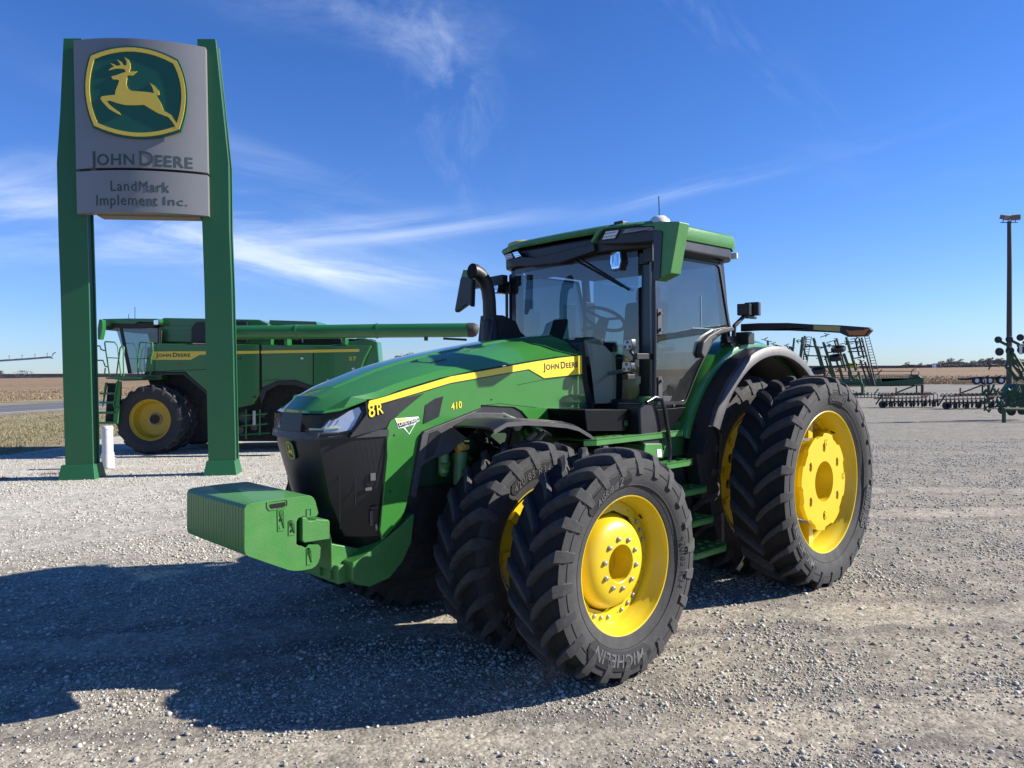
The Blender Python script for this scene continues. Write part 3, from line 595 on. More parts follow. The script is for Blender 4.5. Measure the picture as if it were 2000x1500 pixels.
mb = MB(); mb.tube([(-.05, .4, 1.68), (-.05, .62, 1.62)], .045, 12); mb.tube([(.1, .55, 1.3), (-.25, .6, 1.55)], .02, 8); mb.tube([(-.1, .55, 1.3), (-.35, .6, 1.55)], .02, 8); mb.build('suspension_strut', STEEL, TR, smooth=40)
# ---- front fenders ----
FO = [(0.59,1.644),(0.403,1.689),(0.035,1.647),(-0.18,1.627),(-0.321,1.607),(-0.465,1.552),(-0.596,1.456)]
for sg in (1, -1):
    mb = MB(); rws = []
    pf = [(.52, 1.655), (.40, 1.70), (.22, 1.70), (0, 1.680), (-.20, 1.655), (-.33, 1.625), (-.47, 1.560), (-.60, 1.465)]
    for dz in (0, -.014):
        rws.append([[(x, sg*y, z+dz+ddz) for (x, z) in pf] for y, ddz in ((.54, -.01), (.66, .0), (.93, 0), (.975, -.018))])
    A_, B_ = rws; nn = len(pf)
    mb.grid(A_); mb.grid([r_[::-1] for r_ in B_]); mb.grid([A_[-1], [(x, y+sg*.004, z-.03) for x, y, z in A_[-1]], B_[-1]]); mb.grid([[A_[k][0] for k in range(4)], [B_[k][0] for k in range(4)]]); mb.grid([[A_[k][-1] for k in range(4)], [B_[k][-1] for k in range(4)]])
    mb.build('front_mudguard', BLK, TR, smooth=30)
    mb = MB(); mb.tube([(-.05, sg*.55, 1.62), (-.05, sg*.42, 1.3)], .02, 8); mb.build('mudguard_bracket', BLK, TR)

# ---- exhaust ----
mb = MB(); mb.tube([(-.78, -.50, 2.25), (-.78, -.50, 2.50), (-.775, -.5, 2.52)], [.090, .086, .074], 24)
mb.tube([(-.775, -.5, 2.50), (-.77, -.5, 2.68), (-.755, -.5, 2.78), (-.72, -.5, 2.86), (-.66, -.5, 2.915), (-.60, -.5, 2.94), (-.565, -.5, 2.942)], [.063, .062, .063, .064, .066, .068, .070], 24, cap=False); mb.build('exhaust_stack', mat('black_exhaust', (.010, .011, .013), .45, var=.2), TR, smooth=45)
mb = MB(); mb.tube([(-.565, -.5, 2.942), (-.60, -.5, 2.94)], .062, 20); mb.build('exhaust_mouth', HOLE, TR)
mb = MB(); mb.prism([(-.70, 2.28), (-1.32, 2.28), (-1.10, 2.40), (-1.04, 2.50), (-.88, 2.55), (-.74, 2.55)], -.60, -.42, XZ); mb.build('exhaust_shroud', BLK, TR, bevel=.015)

# ---- cab ----
CF, CR_, CW = -1.40, -2.58, .86          # front pillar x, rear pillar x, half width
ZT, ZBt = 3.10, 1.72
cabf = MB()
cabf.box((-2.0, 0, 1.66), (1.15, 1.62, .12)); cabf.box((-2.0, 0, 1.45), (1.2, 1.5, .35)); cabf.build('cab_floor', DARK, TR, bevel=.02)
def pillar(p0, p1, wx, wy, name='cab_pillar', m_=BLKG):
    mb = MB(); d = Vector(p1)-Vector(p0); c = (Vector(p0)+Vector(p1))/2
    vs = []
    for p in (p0, p1):
        for sx, sy in ((-1, -1), (1, -1), (1, 1), (-1, 1)): vs.append((p[0]+sx*wx/2, p[1]+sy*wy/2, p[2]))
    mb.add(vs, [(3, 2, 1, 0), (4, 5, 6, 7), (0, 1, 5, 4), (1, 2, 6, 5), (2, 3, 7, 6), (3, 0, 4, 7)]); return mb.build(name, m_, TR, bevel=.012)
for sg in (1, -1):
    pillar((CF-.02, sg*.80, 1.62), (CF-.04, sg*.82, ZT+.02), .075, .11)
    pillar((-2.60, sg*.86, 2.28), (-2.50, sg*.84, ZT), .07, .07)
# door seal and handrail on the left A pillar
for sg in (1, -1):
    mb = MB(); mb.tube([(-1.375, sg*.905, 1.80), (-1.375, sg*.915, 2.2), (-1.38, sg*.915, 2.85), (-1.40, sg*.89, 2.93)], .016, 10); mb.build('grab_rail', BLKG, TR, smooth=60)
mb = MB(); mb.box((-1.39, .875, 2.38), (.03, .02, 1.30)); mb.build('door_seal', mat('grey_seal', (.16, .16, .17), .35), TR, bevel=.004)
# windscreen: curved pane from pillar to pillar
def pane(name, rows_, m_=GLASS):
    mb = MB(); mb.grid(rows_); return mb.build(name, m_, TR, smooth=60, recalc=False)
ycs = np.linspace(-.76, .76, 9)
pane('windscreen', [[(CF+.04+.10*(1-(y/.76)**2), y, z) for y in ycs] for z in (1.76, 2.4, 3.08)])
mb = MB(); mb.grid([[(CF+.045+.10*(1-(y/.76)**2), y, z) for y in ycs] for z in (3.00, 3.14)]); mb.build('windscreen_border', BLKG, TR, smooth=60); mb = MB(); mb.grid([[(CF+.045+.10*(1-(y/.76)**2), y, z) for y in ycs] for z in (1.60, 1.775)]); mb.build('windscreen_border', BLKG, TR, smooth=60)
pane('rear_window', [[(-2.62+.06*(3.1-z)*0, y, z) for y in (-.82, 0, .82)] for z in (2.1, 3.06)])
GL = [(-1.4,3.019),(-2.445,3.015),(-2.627,2.383),(-2.463,2.359),(-2.302,2.279),(-2.06,2.01),(-1.844,1.715),(-1.388,1.733)]
for sg in (1, -1):
    mb = MB(); mb.prism(GL, sg*.884, sg*.888, XZ); mb.build('door_glass', GLASSD, TR, recalc=False)
    GF = [GL[0], GL[1], GL[2], GL[3], GL[4], GL[5], GL[6], GL[7]]
    cx = -1.95; cz = 2.55; inner = [(cx+(a-cx)*.955, cz+(b-cz)*.965) for a, b in GF]
    mb = MB(); mb.holed(round_poly(GF, .03), [round_poly(inner, .05)[::-1]], sg*.876, sg*.900, XZ); mb.build('door_frame', BLK, TR)
    for z0 in (2.44, 1.86):
        mb = MB(); mb.prism(round_poly([(-1.445, z0-.11), (-1.50, z0-.11), (-1.50, z0+.11), (-1.445, z0+.11)], .015), sg*.888, sg*.900, XZ)
        for dz in (-.07, .07): mb.lathe([(0, sg*.02), (.013, sg*.02), (.015, 0)], 12, c=(-1.472, sg*.9, z0+dz))
        mb.build('door_hinge', TRIM, TR)
mb = MB(); mb.tube([(-2.50, .84, 3.05), (-1.45, .84, 3.08)], .03, 8); mb.tube([(-2.50, -.84, 3.05), (-1.45, -.84, 3.08)], .03, 8); mb.build('roof_rail', BLK, TR)
# small side quarter window line (opening latch)
mb = MB(); mb.box((-2.25, .893, 2.40), (.55, .004, .006)); mb.box((-2.12, .893, 2.55), (.004, .004, .3)); mb.build('glass_seam', mat('glass_edge', (.25, .36, .34), .2), TR)
for sg in (-1,):
    mb = MB(); mb.box((-2.0, sg*.83, 1.98), (1.12, .03, .52)); mb.build('side_lining', mat('lining_dark', (.035, .04, .042), .8), TR, bevel=.01)
mb = MB(); mb.box((-2.60, 0, 1.95), (.04, 1.66, .50)); mb.build('rear_lining', mat('lining_dark', (.035, .04, .042), .8), TR, bevel=.01)
# cab interior
mb = MB(); mb.box((-2.0, 0, 3.04), (1.1, 1.5, .06)); mb.box((-1.55, 0, 2.99), (.25, 1.4, .07), 0, .15); mb.build('headliner', mat('headliner_grey', (.05, .055, .06), .8), TR, bevel=.02)
mb = MB(); mb.box((-2.24, .02, 2.08), (.52, .52, .14)); mb.box((-2.44, .02, 2.42), (.13, .50, .62), 0, -.12); mb.box((-2.50, .02, 2.80), (.10, .28, .18), 0, -.12); mb.box((-2.2, .02, 1.88), (.36, .36, .34)); mb.build('operator_seat', SEATM, TR, bevel=.05, seg=3)
mb = MB(); mb.box((-2.2, -.36, 2.27), (.45, .12, .10)); mb.box((-2.2, .40, 2.24), (.34, .09, .07)); mb.box((-2.25, -.62, 1.98), (.7, .3, .55)); mb.build('arm_console', mat('console_grey', (.05, .055, .05), .6), TR, bevel=.03)
SWC = Vector((-1.78, .03, 2.52)); sn = Vector((-.5, 0, .85)).normalized(); sa = Vector((0, 1, 0)); sb = sn.cross(sa)
mb = MB(); mb.tube([SWC+(sa*math.cos(t)+sb*math.sin(t))*.205 for t in np.linspace(0, 2*PI, 33)], .017, 10)
for t in (0, 2.1, 4.2): mb.tube([SWC, SWC+(sa*math.cos(t)+sb*math.sin(t))*.2], .014, 6)
mb.tube([SWC, SWC-sn*.12, (-1.66, .03, 2.25), (-1.60, .03, 1.8)], [.05, .06, .07, .09], 12); mb.tube([(-1.76, .0, 2.45), (-1.72, -.20, 2.43)], .016, 8); mb.build('steering_wheel', BLK, TR, smooth=50)
mb = MB(); mb.box((-1.75, .0, 2.46), (.03, .02, .09), 0, .5); mb.build('hazard_lever', mat('dull_orange', (.32, .08, .03), .5), TR)
mb = MB(); mb.box((-1.56, -.38, 2.42), (.03, .17, .25), .1, -.45); mb.tube([(-1.58, -.38, 2.35), (-1.62, -.38, 2.1)], .02, 8); mb.build('display_screen', BLK, TR, bevel=.008)
mb = MB(); mb.box((-2.45, -.74, 2.55), (.16, .05, .45)); mb.build('corner_post_display', BLK, TR, bevel=.01)
# dashboard cowl behind bonnet
mb = MB(); mb.prism([(-1.0, 2.26), (-1.50, 2.34), (-1.62, 2.20), (-1.6, 1.75), (-1.36, 1.75), (-1.30, 2.10)], -.24, .22, XZ); mb.build('dash_cowl', CREAM, TR, bevel=.04, seg=3)
mb = MB(); mb.prism([(-.95, 2.27), (-1.0, 2.30), (-1.04, 1.95), (-1.12, 1.70), (-1.04, 1.66), (-.94, 2.0)], -.43, .46, XZ); mb.build('bonnet_seal', BLK, TR, bevel=.01)
mb = MB(); mb.prism([(-1.0, 2.15), (-1.32, 2.15), (-1.34, 1.60), (-1.0, 1.60)], -.40, .38, XZ); mb.build('firewall', DARK, TR)
# lower side glass cream shroud next to bonnet
mb = MB(); mb.grid([[(-1.03, .45, 2.27), (-1.22, .50, 2.24), (-1.36, .50, 2.14)], [(-1.08, .46, 2.05), (-1.24, .52, 2.02), (-1.36, .51, 1.98)], [(-1.13, .46, 1.74), (-1.25, .50, 1.74), (-1.36, .50, 1.74)]]); mb.build('cowl_side', CREAM, TR, smooth=60)
mb = MB(); mb.tube([(-1.25, .52, 2.0), (-1.25, .66, 2.02)], .018, 10); mb.build('washer_pipe', mat('pale_green_pipe', (.10, .16, .12), .5), TR)
# roof
RT = [(-1.17, 0), (-1.19, .50), (-1.22, .66), (-1.34, .93), (-1.46, 1.0), (-2.50, 1.00), (-2.70, .90), (-2.76, .5)]
plan = RT+[(a, -b) for a, b in RT[::-1][:-1]]
def roof_z(x): return 3.262+.012*min(1, (abs(x+1.2))/.5)-.0*x
mb = MB()
def shr(P, k): return [(-1.95+(a+1.95)*k, b*k) for a, b in P]
lv = [(shr(plan, .80), 3.30), (shr(plan, .96), 3.285), (plan, 3.262), (shr(plan, 1.005), 3.20), (shr(plan, .985), 3.155)]
vs = []; fs = []; npl = len(plan)
for P, z in lv: vs += [(a, b, (3.262-(3.262-z)*.40) if (z < 3.26 and a > -1.42) else z) for a, b in P]
for i in range(len(lv)-1): fs += [(i*npl+k, i*npl+(k+1) % npl, (i+1)*npl+(k+1) % npl, (i+1)*npl+k) for k in range(npl)]
fs.append(tuple(range(npl)))
mb.add(vs, fs); mb.build('cab_roof', GREENM, TR, smooth=30)
mb = MB(); mb.prism(shr(plan, .972), 3.05, 3.20, XY); mb.build('roof_underside', BLK, TR, bevel=.03)
# front visor: black recess with green centre brow
mb = MB(); mb.prism([(0.51,3.248),(1.118,3.199),(1.117,3.178),(0.989,3.2),(0.936,3.213),(0.582,3.237),(0.543,3.224),(0.459,3.146),(0.439,3.137),(0.425,3.147),(0.495,3.231)], -1.19, -1.13, YZ); mb.build('roof_brow', GREENM, TR, bevel=.004)
mb = MB(); mb.prism([(0.527,3.229),(0.565,3.241),(0.921,3.216),(1.103,3.183),(1.102,3.071),(0.848,3.083),(0.511,3.119),(0.452,3.149)], -1.25, -1.165, YZ)
VR = [(-0.694,3.149),(-0.561,3.174),(-0.444,3.119),(-0.283,3.093),(0.43,3.136),(0.439,3.068),(0.022,3.011),(-0.468,3.033),(-0.611,3.064)]
mb.prism(VR, -1.25, -1.165, YZ); mb.build('roof_visor', BLK, TR, bevel=.006)
def lamp_poly(name, P, x, m1=LENS_, m0=BLKG, d=.012):
    mb = MB(); mb.prism(P, x-.03, x, YZ); r_ = mb.build(name, m0, TR, bevel=.003)
    cx = sum(p[0] for p in P)/len(P); cz = sum(p[1] for p in P)/len(P)
    mb = MB(); mb.prism([(cx+(a-cx)*.86, cz+(b-cz)*.80) for a, b in P], x-.002, x+.005, YZ); l_ = mb.build('lamp_lens', m1, r_, bevel=.002)
    mb = MB(); zs = [p[1] for p in P]; ys_ = [p[0] for p in P]
    for k in (.33, .66): mb.box((x+.006, cx, min(zs)+(max(zs)-min(zs))*k), (.004, (max(ys_)-min(ys_))*.62, .004))
    mb.build('lamp_louvre', m0, l_)
lamp_poly('roof_lamp', [(0.573,3.224),(0.733,3.213),(0.681,3.138),(0.523,3.144)], -1.155)
lamp_poly('roof_lamp', [(0.765,3.212),(0.932,3.204),(1.088,3.183),(1.107,3.145),(0.984,3.163),(0.728,3.171)], -1.155, mat('smoked_lens', (.22, .20, .22), .25))
lamp_poly('roof_lamp', [(-0.702,3.17),(-0.598,3.177),(-0.57,3.121),(-0.679,3.107)], -1.155)
lamp_poly('roof_lamp', [(-0.593,3.18),(-0.509,3.186),(-0.451,3.124),(-0.546,3.113)], -1.155, CHR)
for sg in (1, -1):
    mb = MB(); mb.box((-2.72, sg*.86, 3.12), (.05, .10, .06), sg*.3); mb.build('rear_roof_lamp', LENS_, TR, bevel=.01)
# roof fittings
mb = MB(); mb.lathe([(0, .075), (.05, .068), (.085, .035), (.095, 0)], 20, axis='z', c=(-1.45, .92, 3.26)); mb.build('antenna_base', WHITE, TR, smooth=60)
mb = MB(); mb.tube([(-1.45, .92, 3.32), (-1.45, .915, 3.50)], .0045, 6); mb.build('antenna', BLK, TR)
mb = MB(); mb.box((-1.30, .62, 3.295), (.07, .10, .035)); mb.build('roof_sensor', BLK, TR, bevel=.01)
mb = MB(); mb.lathe([(0, .07), (.10, .065), (.16, .04), (.17, 0)], 24, axis='z', c=(-1.5, -.78, 3.28)); mb.build('satellite_receiver', mat('receiver_yellow', (.60, .42, .10), .4), TR, smooth=60)
# A pillar work lamps
def hexlamp(c, w_, h_, aim=0, big=True):
    P = round_poly([(-w_*.35, -h_*.5), (w_*.35, -h_*.5), (w_*.5, -h_*.1), (w_*.42, h_*.45), (w_*.1, h_*.5), (-w_*.42, h_*.45), (-w_*.5, -h_*.1)], .01, 2)
    Rm = Matrix.Rotation(aim, 3, 'Z')
    def fn(u, v, d): p = Rm @ Vector((d, u, v)); return (c[0]+p.x, c[1]+p.y, c[2]+p.z)
    mb = MB(); mb.prism(P, -.09, 0, fn); r_ = mb.build('work_lamp', BLKG, TR, bevel=.012)
    mb = MB(); mb.prism([(a*.84, b*.84) for a, b in P], -.01, .004, fn); mb.build('lamp_lens', CHR, r_)
    mb = MB()
    for i in range(3): mb.prism([(w_*(-.3+.22*i), -h_*.3), (w_*(-.18+.22*i), -h_*.34), (w_*(-.10+.2*i), h_*.34), (w_*(-.26+.2*i), h_*.3)], .004, .012+.004*i, fn)
    mb.build('lamp_facets', GLASSC, r_)
    return r_
hexlamp((-1.28, .58, 2.98), .155, .17, -.15); hexlamp((-1.28, -.98, 2.90), .12, .155, -.1)
mb = MB(); mb.box((-1.40, .74, 2.98), (.06, .22, .10)); mb.tube([(-1.38, .70, 2.95), (-1.34, .58, 2.93)], .02, 8); mb.box((-1.42, .86, 3.05), (.12, .10, .22)); mb.build('lamp_bracket', BLK, TR, bevel=.01)
mb = MB(); mb.box((-1.40, -.92, 2.88), (.08, .14, .12)); mb.build('lamp_bracket', BLK, TR, bevel=.01)
# low forward work lamps on the left pillar
def tri_lamp(c, w_, h_):
    P = round_poly([(-w_*.36, -h_*.5), (w_*.36, -h_*.5), (w_*.5, -h_*.2), (w_*.40, h_*.5), (-w_*.40, h_*.5), (-w_*.5, -h_*.2)], .008, 2)
    fn = lambda u, v, d: (c[0]+d, c[1]+u, c[2]+v)
    mb = MB(); mb.prism(P, -.05, 0, fn); r_ = mb.build('work_lamp', BLKG, TR, bevel=.006)
    mb = MB(); mb.prism([(a*.88, b*.88) for a, b in P], -.002, .004, fn); mb.build('lamp_lens', mat('pale_lamp_face', (.55, .55, .53), .3), r_)
    mb = MB()
    for u, v in ((0, h_*.22), (-w_*.24, -h_*.22), (w_*.24, -h_*.22)): mb.lathe([(0, .006), (.013, .006), (.015, .004)], 14, axis='x', c=(c[0], c[1]+u, c[2]+v))
    mb.build('lamp_emitters', mat('led_grey', (.09, .09, .10), .3), r_)
LP1 = [(0.804,2.241),(0.845,2.056)]
tri_lamp((-1.15, LP1[0][0], LP1[0][1]), .105, .092); tri_lamp((-1.12, LP1[1][0]-.03, LP1[1][1]), .105, .092)
mb = MB(); yy = LP1[0][0]; mb.tube([(-1.18, yy, LP1[0][1]-.05), (-1.2, yy+.03, LP1[0][1]-.10), (-1.18, yy+.02, LP1[1][1]-.06)], .014, 8); mb.box((-1.27, yy+.07, LP1[0][1]-.10), (.22, .04, .05)); mb.box((-1.16, yy, LP1[1][1]-.085), (.10, .06, .04)); mb.build('lamp_bracket', BLK, TR, bevel=.006)
# wiper
wq = [(-0.023,3.145),(0.14,3.069),(0.703,2.715)]
mb = MB(); mb.tube([(-1.29, wq[0][0], wq[0][1]), (-1.26, wq[1][0], wq[1][1]), (-1.31, wq[2][0], wq[2][1])], .011, 6); mb.tube([(-1.24, wq[1][0]-.02, wq[1][1]-.03), (-1.29, wq[2][0]-.06, wq[2][1]+.03)], .006, 6); mb.box((-1.25, wq[0][0], wq[0][1]+.01), (.05, .08, .05)); mb.build('windscreen_wiper', BLK, TR)
# mirrors
ML = [(1.227,3.179),(1.453,3.145),(1.367,2.763),(1.274,2.733),(1.227,2.717),(1.217,2.732),(1.215,3.112)]
def mirror(P, x0, sg, y_off=0):
    FN = lambda u, v, w_: (w_, u, v)
    mb = MB(); mb.prism(P, x0-.14, x0, FN); r_ = mb.build('mirror', GREENM, TR, bevel=.02)
    return r_
ml = mirror(ML, -.96, 1)
lo = [(1.221,3.111),(1.294,3.097),(1.302,3.079),(1.274,2.734),(1.229,2.72),(1.217,2.735)]
mb = MB(); mb.prism(lo, -.962, -.950, YZ); mb.build('mirror_inset', BLKG, ml, bevel=.003)
mb = MB(); ys_ = [p[0] for p in ML]; zs = [p[1] for p in ML]; mb.prism([(min(ys_)+.03, max(zs)-.05), (max(ys_)-.05, max(zs)-.05), (max(ys_)-.09, min(zs)+.08), (min(ys_)+.04, min(zs)+.06)], -1.105, -1.098, YZ); mb.build('mirror_glass', CHR, ml)
mb = MB(); mb.tube([(-1.40, .88, 3.14), (-1.22, 1.05, 3.16), (-1.05, 1.22, 3.16)], .035, 8); mb.build('mirror_arm', BLK, TR, smooth=50)
MR = [(-1.143,3.05),(-1.009,3.026),(-1.032,2.672),(-1.094,2.707),(-1.282,2.632),(-1.298,2.659),(-1.201,2.968)]
mb = MB(); mb.prism([(a, b) for a, b in MR], -1.06, -1.0, YZ); mr_ = mb.build('mirror', BLK, TR, bevel=.015)
mb = MB(); mb.prism([(-1.143,3.055),(-1.009,3.036),(-1.041,2.973),(-1.177,2.986)], -1.065, -.995, YZ); mb.build('mirror_cap', GREENM, mr_, bevel=.006)
arm = [(-0.862,2.973),(-0.864,2.871),(-1.506,2.959),(-1.505,3.019)]
mb = MB(); mb.prism([(-.85, 3.00), (-.85, 2.90), (arm[2][0], 2.90), (arm[3][0], 2.98)], -1.34, -1.26, YZ); mb.build('mirror_arm', BLK, TR, bevel=.01)

# ---- rear fenders ----
for sg in (1, -1):
    cx, cz = -3.02, .98
    def arc(prof, name, m_, a0, a1, smooth=35):
        mb = MB(); mb.lathe([(r_, sg*y_) for r_, y_ in prof], 40, a0, a1, 'y', (cx, 0, cz)); return mb.build(name, m_, TR, smooth=smooth)
    arc([(1.24, .55), (1.33, .56), (1.345, .70), (1.335, .86), (1.30, .93), (1.262, .945), (1.20, .945)], 'rear_mudguard', GREEN, R_(20), R_(150))
    arc([(1.10, .50), (1.24, .94), (1.262, .95), (1.250, 1.10)], 'mudguard_liner', BLK, R_(14), R_(150))
    arc([(1.245, 1.09), (1.262, 1.11), (1.262, 1.15), (1.240, 1.165), (1.175, 1.17), (1.165, 1.15)], 'mudguard_flare', TRIM, R_(26), R_(150))
    # inner upright wall of the mudguard
    mb = MB(); n_ = 30; va = [(cx+r_*math.cos(t), sg*.56, cz+r_*math.sin(t)) for t in np.linspace(R_(14), R_(150), n_) for r_ in (.3, 1.33)]
    mb.add(va, [(2*i, 2*i+1, 2*i+3, 2*i+2) for i in range(n_-1)]); mb.build('inner_mudguard', DARK, TR)
    ct = [(-2.048,2.172),(-2.083,2.275),(-2.185,2.338),(-2.359,2.399),(-2.594,2.43),(-2.63,2.392),(-2.394,2.357),(-2.236,2.296),(-2.149,2.173),(-2.098,2.126)]
    mb = MB(); mb.prism(ct, sg*.86, sg*.94, XZ); mb.build('cab_corner_trim', TRIM, TR, bevel=.012)
# lighting arm over the dual wheels
AF = [(0.897,2.463),(1.087,2.462),(1.384,2.448),(1.626,2.421),(1.871,2.4),(2.11,2.37),(2.134,2.345),(2.083,2.293),(1.935,2.295),(1.864,2.332),(1.754,2.344),(1.368,2.377),(1.078,2.391),(0.896,2.39)]
mb = MB(); mb.prism(AF, -2.86, -2.80, YZ); armo = mb.build('marker_light_arm', BLK, TR, bevel=.008)
mb = MB(); mb.prism([(1.628,2.415),(1.87,2.391),(1.865,2.344),(1.626,2.372)], -2.805, -2.795, YZ); mb.build('yellow_reflector', YREF, armo, bevel=.002)
mb = MB(); mb.prism([(1.918,2.362),(1.957,2.349),(2.069,2.35),(2.09,2.361),(2.119,2.356),(2.076,2.303),(1.95,2.31)], -2.81, -2.79, YZ); mb.build('indicator_lamp', ORNG, armo, bevel=.003)
mb = MB(); mb.box((-2.83, AF[0][0]+.03, AF[0][1]-.14), (.12, .14, .12)); mb.box((-2.72, AF[0][0]-.06, AF[0][1]-.17), (.2, .12, .10)); mb.build('arm_mount', BLK, TR, bevel=.01)
rl = [(-2.801,2.588),(-2.629,2.458),(-2.936,2.519)]
mb = MB(); mb.box((rl[0][0]+.02, .95, rl[0][1]+.01), (.10, .12, .11), .3); mb.box((rl[0][0]-.10, .97, rl[0][1]+.02), (.07, .14, .13), .2); mb.tube([(rl[0][0], .95, rl[0][1]-.04), (rl[1][0], .93, rl[1][1]-.02), (rl[1][0], .92, rl[1][1]-.12)], .022, 8); mb.box((rl[2][0]+.05, .96, rl[0][1]-.06), (.18, .03, .03)); mb.build('rear_work_lamp', BLK, TR, bevel=.01)

# ---- left side steps, tanks, handrail ----
def step(y0, y1, pts, name='step'):
    xs = [p[0] for p in pts]; z = sum(p[1] for p in pts)/len(pts); xa, xb = max(xs), min(xs)
    P = [(xa, y0), (xb, y0), (xb, y1-.05), (xb+.09, y1), (xa-.09, y1), (xa, y1-.05)]
    mb = MB(); 
    hs_ = []
    n_ = max(2, int((xa-xb)/.11)); 
    for i in range(n_):
        for j in range(2):
            c = (xb+(xa-xb)*(i+.5)/n_, y0+.07+(y1-y0-.10)*(j+.5)/2); hs_.append([(c[0]+.032*math.cos(t+.4*i), c[1]+.028*math.sin(t+.4*i)) for t in np.linspace(0, 2*PI, 5, endpoint=False)][::-1])
    mb.holed(P, hs_, z-.006, z+.004, XY); s_o = mb.build(name, GREENM, TR, recalc=True)
    mb = MB(); mb.prism([(xa, y1-.05), (xa-.09, y1), (xb+.09, y1), (xb, y1-.05), (xb, y1-.058), (xb+.087, y1-.008), (xa-.087, y1-.008), (xa, y1-.058)], z-.042, z+.008, XY); mb.build('step_lip', GREENM, s_o)
    return s_o, xa, xb, z
sA = step(.85, 1.18, [(-1.493,0.517),(-2.121,0.41)])
sB = step(.82, 1.12, [(-1.4,0.767),(-2.011,0.679)])
sC = step(.80, 1.07, [(-1.366,1.022),(-1.988,0.949)])
sD = step(.78, 1.03, [(-1.282,1.261),(-1.826,1.211)])
sE = step(.60, 1.00, [(-0.419,1.542),(-1.724,1.455)])
mb = MB()
for s_ in (sA,):
    mb.box((s_[1]-.005, 1.10, s_[3]+.13), (.012, .02, .28)); mb.box((s_[2]+.005, 1.10, s_[3]+.13), (.012, .02, .28))
mb.build('step_hanger', mat('rusty_steel', (.16, .12, .09), .7, var=.3, vscale=40), TR)
st = [(-1.539,1.373),(-2.441,1.305),(-2.415,0.678),(-2.566,0.412),(-1.837,0.528),(-1.533,0.975)]
mb = MB(); mb.prism([(-1.25, 1.35), (-2.2, 1.35), (-2.25, .75), (-2.15, .62), (-1.55, .62)], .50, .80, XZ); mb.build('step_frame', DARK, TR, bevel=.02)
# dark rear mud shield with rounded corner
ms = [(-1.872,1.524),(-2.205,1.505),(-2.291,1.452),(-2.25,1.039),(-2.161,0.836),(-2.01,0.855)]
mb = MB(); mb.prism(ms, .82, .97, XZ); mb.build('mud_shield', DARK, TR, bevel=.02)
mb = MB(); mb.tube([(ms[0][0], .98, ms[0][1]), (ms[1][0]+.03, .98, ms[1][1]), (ms[2][0]+.01, .98, ms[2][1]-.04), (ms[3][0], .98, ms[3][1])], .012, 8); mb.build('shield_edge', BLKG, TR, smooth=60)
# fuel/def tower
TW = [(-1.092,1.755),(-1.301,1.747),(-1.315,1.695),(-1.397,1.424),(-1.44,1.342),(-1.155,1.365),(-1.087,1.446),(-1.077,1.705)]
mb = MB(); mb.prism(TW, .72, .98, XZ); mb.build('tank_tower', BLK, TR, bevel=.025)
tc_ = [(-1.329,1.782),(-1.328,1.691)]
mb = MB(); mb.lathe([(0, .05), (.062, .05), (.072, .04), (.074, .0), (.060, -.004), (.060, -.10)], 24, axis='z', c=(tc_[0][0], .86, tc_[0][1]-.03)); mb.build('tank_cap', GREENM, TR, smooth=40)
gb = [(-1.115,1.428),(-1.355,1.411),(-1.382,1.28),(-1.086,1.306)]
mb = MB(); mb.prism(gb, .78, 1.0, XZ); mb.build('green_tool_box', GREENM, TR, bevel=.015)
mb = MB(); mb.prism([(-1.275,1.366),(-1.332,1.365),(-1.339,1.3),(-1.281,1.301)], 1.0, 1.003, XZ); mb.build('white_label', WHT, TR)
mb = MB(); mb.prism([(-0.507,1.728),(-1.183,1.698),(-1.18,1.52),(-0.534,1.56)], .45, .88, XZ); bb = mb.build('battery_box', mat('deep_black', (.004, .004, .005), .32, spec=.2), TR, bevel=.012)
q = [(-1.011,1.593)]
emblem(lambda u, v, w_: (q[0][0]-u, .885+w_, q[0][1]+v), .052, bb, (BLK, GREEN), .002)
mb = MB(); mb.prism([(-0.852,1.538),(-0.803,1.639),(-0.849,1.714),(-0.966,1.749),(-0.998,1.695),(-0.898,1.535)], .42, .50, XZ); mb.build('cowl_corner', TRIM, TR, bevel=.01)
mb = MB(); mb.prism([(-1.369,1.691),(-1.824,1.694),(-1.744,1.621),(-1.512,1.465),(-1.438,1.47)], .60, .93, XZ); mb.build('cab_corner_panel', mat('deep_black', (.004, .004, .005), .32, spec=.2), TR, bevel=.012)
h_ = [(-1.107,1.763),(-1.219,1.801),(-1.318,1.79),(-1.36,1.694),(-1.415,1.476),(-1.442,1.323),(-1.412,1.261)]
mb = MB(); mb.tube([(a, 1.02, b) for a, b in h_], .017, 10); mb.build('handrail', BLKG, TR, smooth=60)
hh = [(-1.331,1.793),(-1.5,1.792),(-1.425,1.751)]
mb = MB(); mb.prism(round_poly([(hh[0][0], hh[0][1]+.01), (hh[1][0], hh[1][1]+.012), (hh[1][0]+.03, hh[1][1]-.03), (hh[0][0], hh[0][1]-.03)], .012), .93, 1.0, XZ); mb.build('door_handle', TRIM, TR, bevel=.008)
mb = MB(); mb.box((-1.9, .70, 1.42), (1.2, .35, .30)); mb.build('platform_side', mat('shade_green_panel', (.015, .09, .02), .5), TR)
# right side tank so the far side is not empty
mb = MB(); mb.prism([(-.9, 1.4), (-2.1, 1.4), (-2.1, .6), (-1.0, .6)], -1.0, -.5, XZ); mb.build('fuel_tank', BLK, TR, bevel=.08, seg=3)
mb = MB(); mb.box((-3.9, 0, .8), (.6, .5, .5)); mb.box((-3.9, .25, 1.3), (.7, .04, .9)); mb.box((-3.9, -.25, 1.3), (.7, .04, .9)); mb.build('rear_hitch', GREENM, TR, bevel=.02)
#@@PART2

